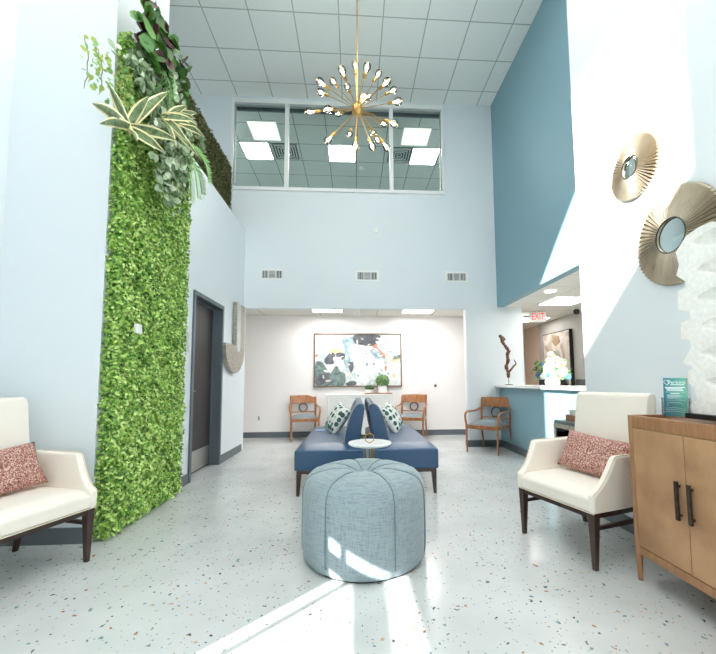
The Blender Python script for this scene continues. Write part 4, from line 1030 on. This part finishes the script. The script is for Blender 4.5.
P = np.array([(random.uniform(-.1,.1), random.uniform(-.33,.4), random.uniform(.1,.36)) for _ in range(230)])
leaves('leaves', P, rng.normal(size=(230, 3)), .07, [M_leaf, M_bush2], fl)
b = MB()
for dy in (-.2,-.1,0,.1,.25): b.tube([(0,0,.08),(0,dy,.24)], .004, 5)
b.build('stems', M_leaf, fl)
# monitors
def monitor(loc, rz, w, label):
    root = empty('computer_monitor', loc, rz, label, 'monitor')
    MB().box(-w/2, w/2, -.02, .02, .10, .44).build('screen', M_dotk, root, bevel=.006, smooth=False)
    MB().box(-.02, .02, .0, .03, .0, .2).box(-.1,.1,-.08,.1,0,.012).build('stand', M_dotk, root, smooth=False)
tag(MB().box(3.16, 3.75, 3.6, 6.3, .70, .74).box(3.2, 3.24, 3.6, 6.3, 0, .70).box(3.7,3.74,3.6,3.66,0,.7).box(3.7,3.74,6.2,6.26,0,.7).build('reception_desk', M_white, smooth=False), 'white work desk behind the reception counter', 'desk')
monitor((3.30, 5.95, .74), math.radians(-60), .5, 'dark monitor left of the bouquet behind the counter')
monitor((3.30, 4.93, .74), math.radians(-70), .5, 'dark monitor right of the bouquet behind the counter')
# reception painting
rp = empty('framed_picture', (4.47, 7.78, 1.62), 0, 'tall taupe abstract picture in black frame on the grey wall', 'painting')
hw, hh = .53, .60
b = MB(); b.box(-.07, 0, -hw, hw, -hh, hh); b.build('picture_frame', M_black, rp, smooth=False)
cv2 = MB().box(-.075, -.0705, -hw+.02, hw-.02, -hh+.02, hh-.02).build('canvas', M_art2, rp, smooth=False)
def blob2(pts, m, k):
    o = MB(); o.prism(pts, lambda a, c_, w: (-.0755-.0008*k+.0004*w, a, c_)); o.build('brush_patch', m, cv2, smooth=False)
blob2([(.12,.55),(-.15,.5),(-.2,.36),(0,.28),(.15,.4)], M_art2b, 1)
blob2([(.1,.2),(-.02,-.05),(-.2,.05),(-.1,.16)], M_art2c, 2)
blob2([(-.05,.1),(-.25,-.1),(-.2,-.3),(0,-.5),(-.02,-.2)], M_art2c, 1)
blob2([(.12,.08),(.02,.0),(-.02,.05)], M_artchar, 3)
# exit sign
ex = empty('exit_sign', (3.56, 6.92, 2.52), math.radians(-14), 'white EXIT sign with red letters hanging from the reception ceiling', 'sign')
MB().box(-.16, .16, -.025, .025, -.22, -.02).build('housing', M_white, ex, bevel=.006, smooth=False)
MB().box(-.02, .02, -.02, .02, -.02, 0).build('mount', M_white, ex, smooth=False)
text('EXIT', .185, 'lettering', M_exit, ex, Matrix.Translation((.015,-.027,-.12)) @ Matrix.Rotation(PI/2, 4, 'X'), .001, xscale=.62)
b = MB(); b.add([(-.165,-.0262,-.12),(-.14,-.0262,-.10),(-.14,-.0262,-.14)], [(0,1,2)]); b.build('arrow', M_exit, ex, smooth=False)
eb = tag(MB().box(3.11, 3.29, 6.66, 6.74, 2.28, 2.44).build('emergency_light', M_white, bevel=.01, smooth=False), 'white emergency light box left of the EXIT sign', 'lamp')
MB().box(3.17, 3.29, 6.655, 6.659, 2.35, 2.37).build('lens', M_dark, eb, smooth=False)
# camera
sc_ = empty('security_camera', (4.18, 6.62, 2.52), 0, 'small white security camera with black lens at the reception ceiling', 'camera')
MB().lathe([(.05,0),(.05,-.03)], 20).build('mount', M_white, sc_)
MB().sphere((-.01,-.01,-.07), .055, 16, 10).build('dome', M_dotk, sc_)
# beverage cabinet by the counter
bc = empty('beverage_fridge', (2.40, 3.70, 0), 0, 'small glass-fronted black fridge against the blue counter', 'fridge')
MB().box(-.19, .2, -.3, .28, .02, .70).build('body', M_black, bc, bevel=.004, smooth=False)
MB().box(-.2, .205, -.31, .29, .70, .735).build('top', M_frame, bc, bevel=.003, smooth=False)
b = MB(); b.box(-.215,-.193,-.30,.28,.03,.07).box(-.215,-.193,-.30,.28,.66,.70).box(-.215,-.193,-.30,-.26,.07,.66).box(-.215,-.193,.24,.28,.07,.66)
dr = b.build('door', M_jmetal, bc, smooth=False)
MB().box(-.206,-.202,-.26,.24,.07,.66).build('glass', M_clear, dr, smooth=False)
crt = tag(MB().box(2.28,2.50,3.58,3.90,.736,.745).box(2.28,2.29,3.58,3.90,.745,.80).box(2.49,2.50,3.58,3.90,.745,.80).box(2.29,2.49,3.58,3.59,.745,.80).box(2.29,2.49,3.89,3.90,.745,.80).build('wooden_crate', M_crate, smooth=False), 'low wooden crate on top of the small fridge', 'crate')
for i in range(4):
    for j in range(2):
        o = MB().lathe([(.026,0),(.034,.10),(.036,.105),(.033,.105),(.025,.006)], 16).build('paper_cup', M_pot if (i+j) % 2 else M_euc2)
        o.location = (2.335+j*.10, 3.63+i*.075, .746); tag(o, 'paper cup standing upside in the wooden crate on the fridge'.replace(' upside', ''), 'cup', 'cups in the wooden crate')

# ---------------------------------------------------------------- light
W = bpy.data.worlds.new('sky'); sc.world = W; W.use_nodes = True; bg = W.node_tree.nodes['Background']
bg.inputs['Color'].default_value = (1,.985,.975,1); bg.inputs['Strength'].default_value = 1.6
sd = bpy.data.lights.new('sun', 'SUN'); so_ = bpy.data.objects.new('sun', sd); COL.objects.link(so_); sd.energy = 19; sd.angle = math.radians(.53); sd.color = (1,.97,.92)
dirv = Vector((1, 1, -.55)).normalized(); so_.rotation_euler = dirv.to_track_quat('-Z', 'Y').to_euler(); so_.location = (-6,-6,8)
def area(name, loc, rot, sx, sy, e, col=(1,1,1)):
    l = bpy.data.lights.new(name, 'AREA'); l.shape = 'RECTANGLE'; l.size = sx; l.size_y = sy; l.energy = e; l.color = col
    o = bpy.data.objects.new(name, l); COL.objects.link(o); o.location = loc; o.rotation_euler = rot; return o
o = area('storefront_daylight', (1.085, -2.58, 1.5), (PI/2, 0, 0), 2.06, 2.96, 1); o.data.cycles.is_portal = True  # portal over the assumed storefront opening, only guides sky sampling
# unseen ceiling panels added to light the lobby evenly (four 2x4 troffers)
for x, y in ((-1.1, 1.0), (1.1, 1.0), (-1.1, 2.75), (1.1, 2.75)):
    p = panel(x-.6, x+.6, y-.3, y+.3, ZC, M_light, 'ceiling_light_panel', 'long unseen ceiling light panel added to brighten the lobby', 'added lobby ceiling lights')

vs_ = sc.view_settings; vs_.view_transform = 'Standard'; vs_.look = 'None'; vs_.gamma = 1; vs_.use_curve_mapping = False; vs_.exposure = 0.05
sc.cycles.max_bounces = 12; sc.cycles.diffuse_bounces = 8; sc.cycles.transparent_max_bounces = 12
sc.cycles.use_denoising = True
sc.cycles.caustics_reflective = False; sc.cycles.sample_clamp_indirect = 6
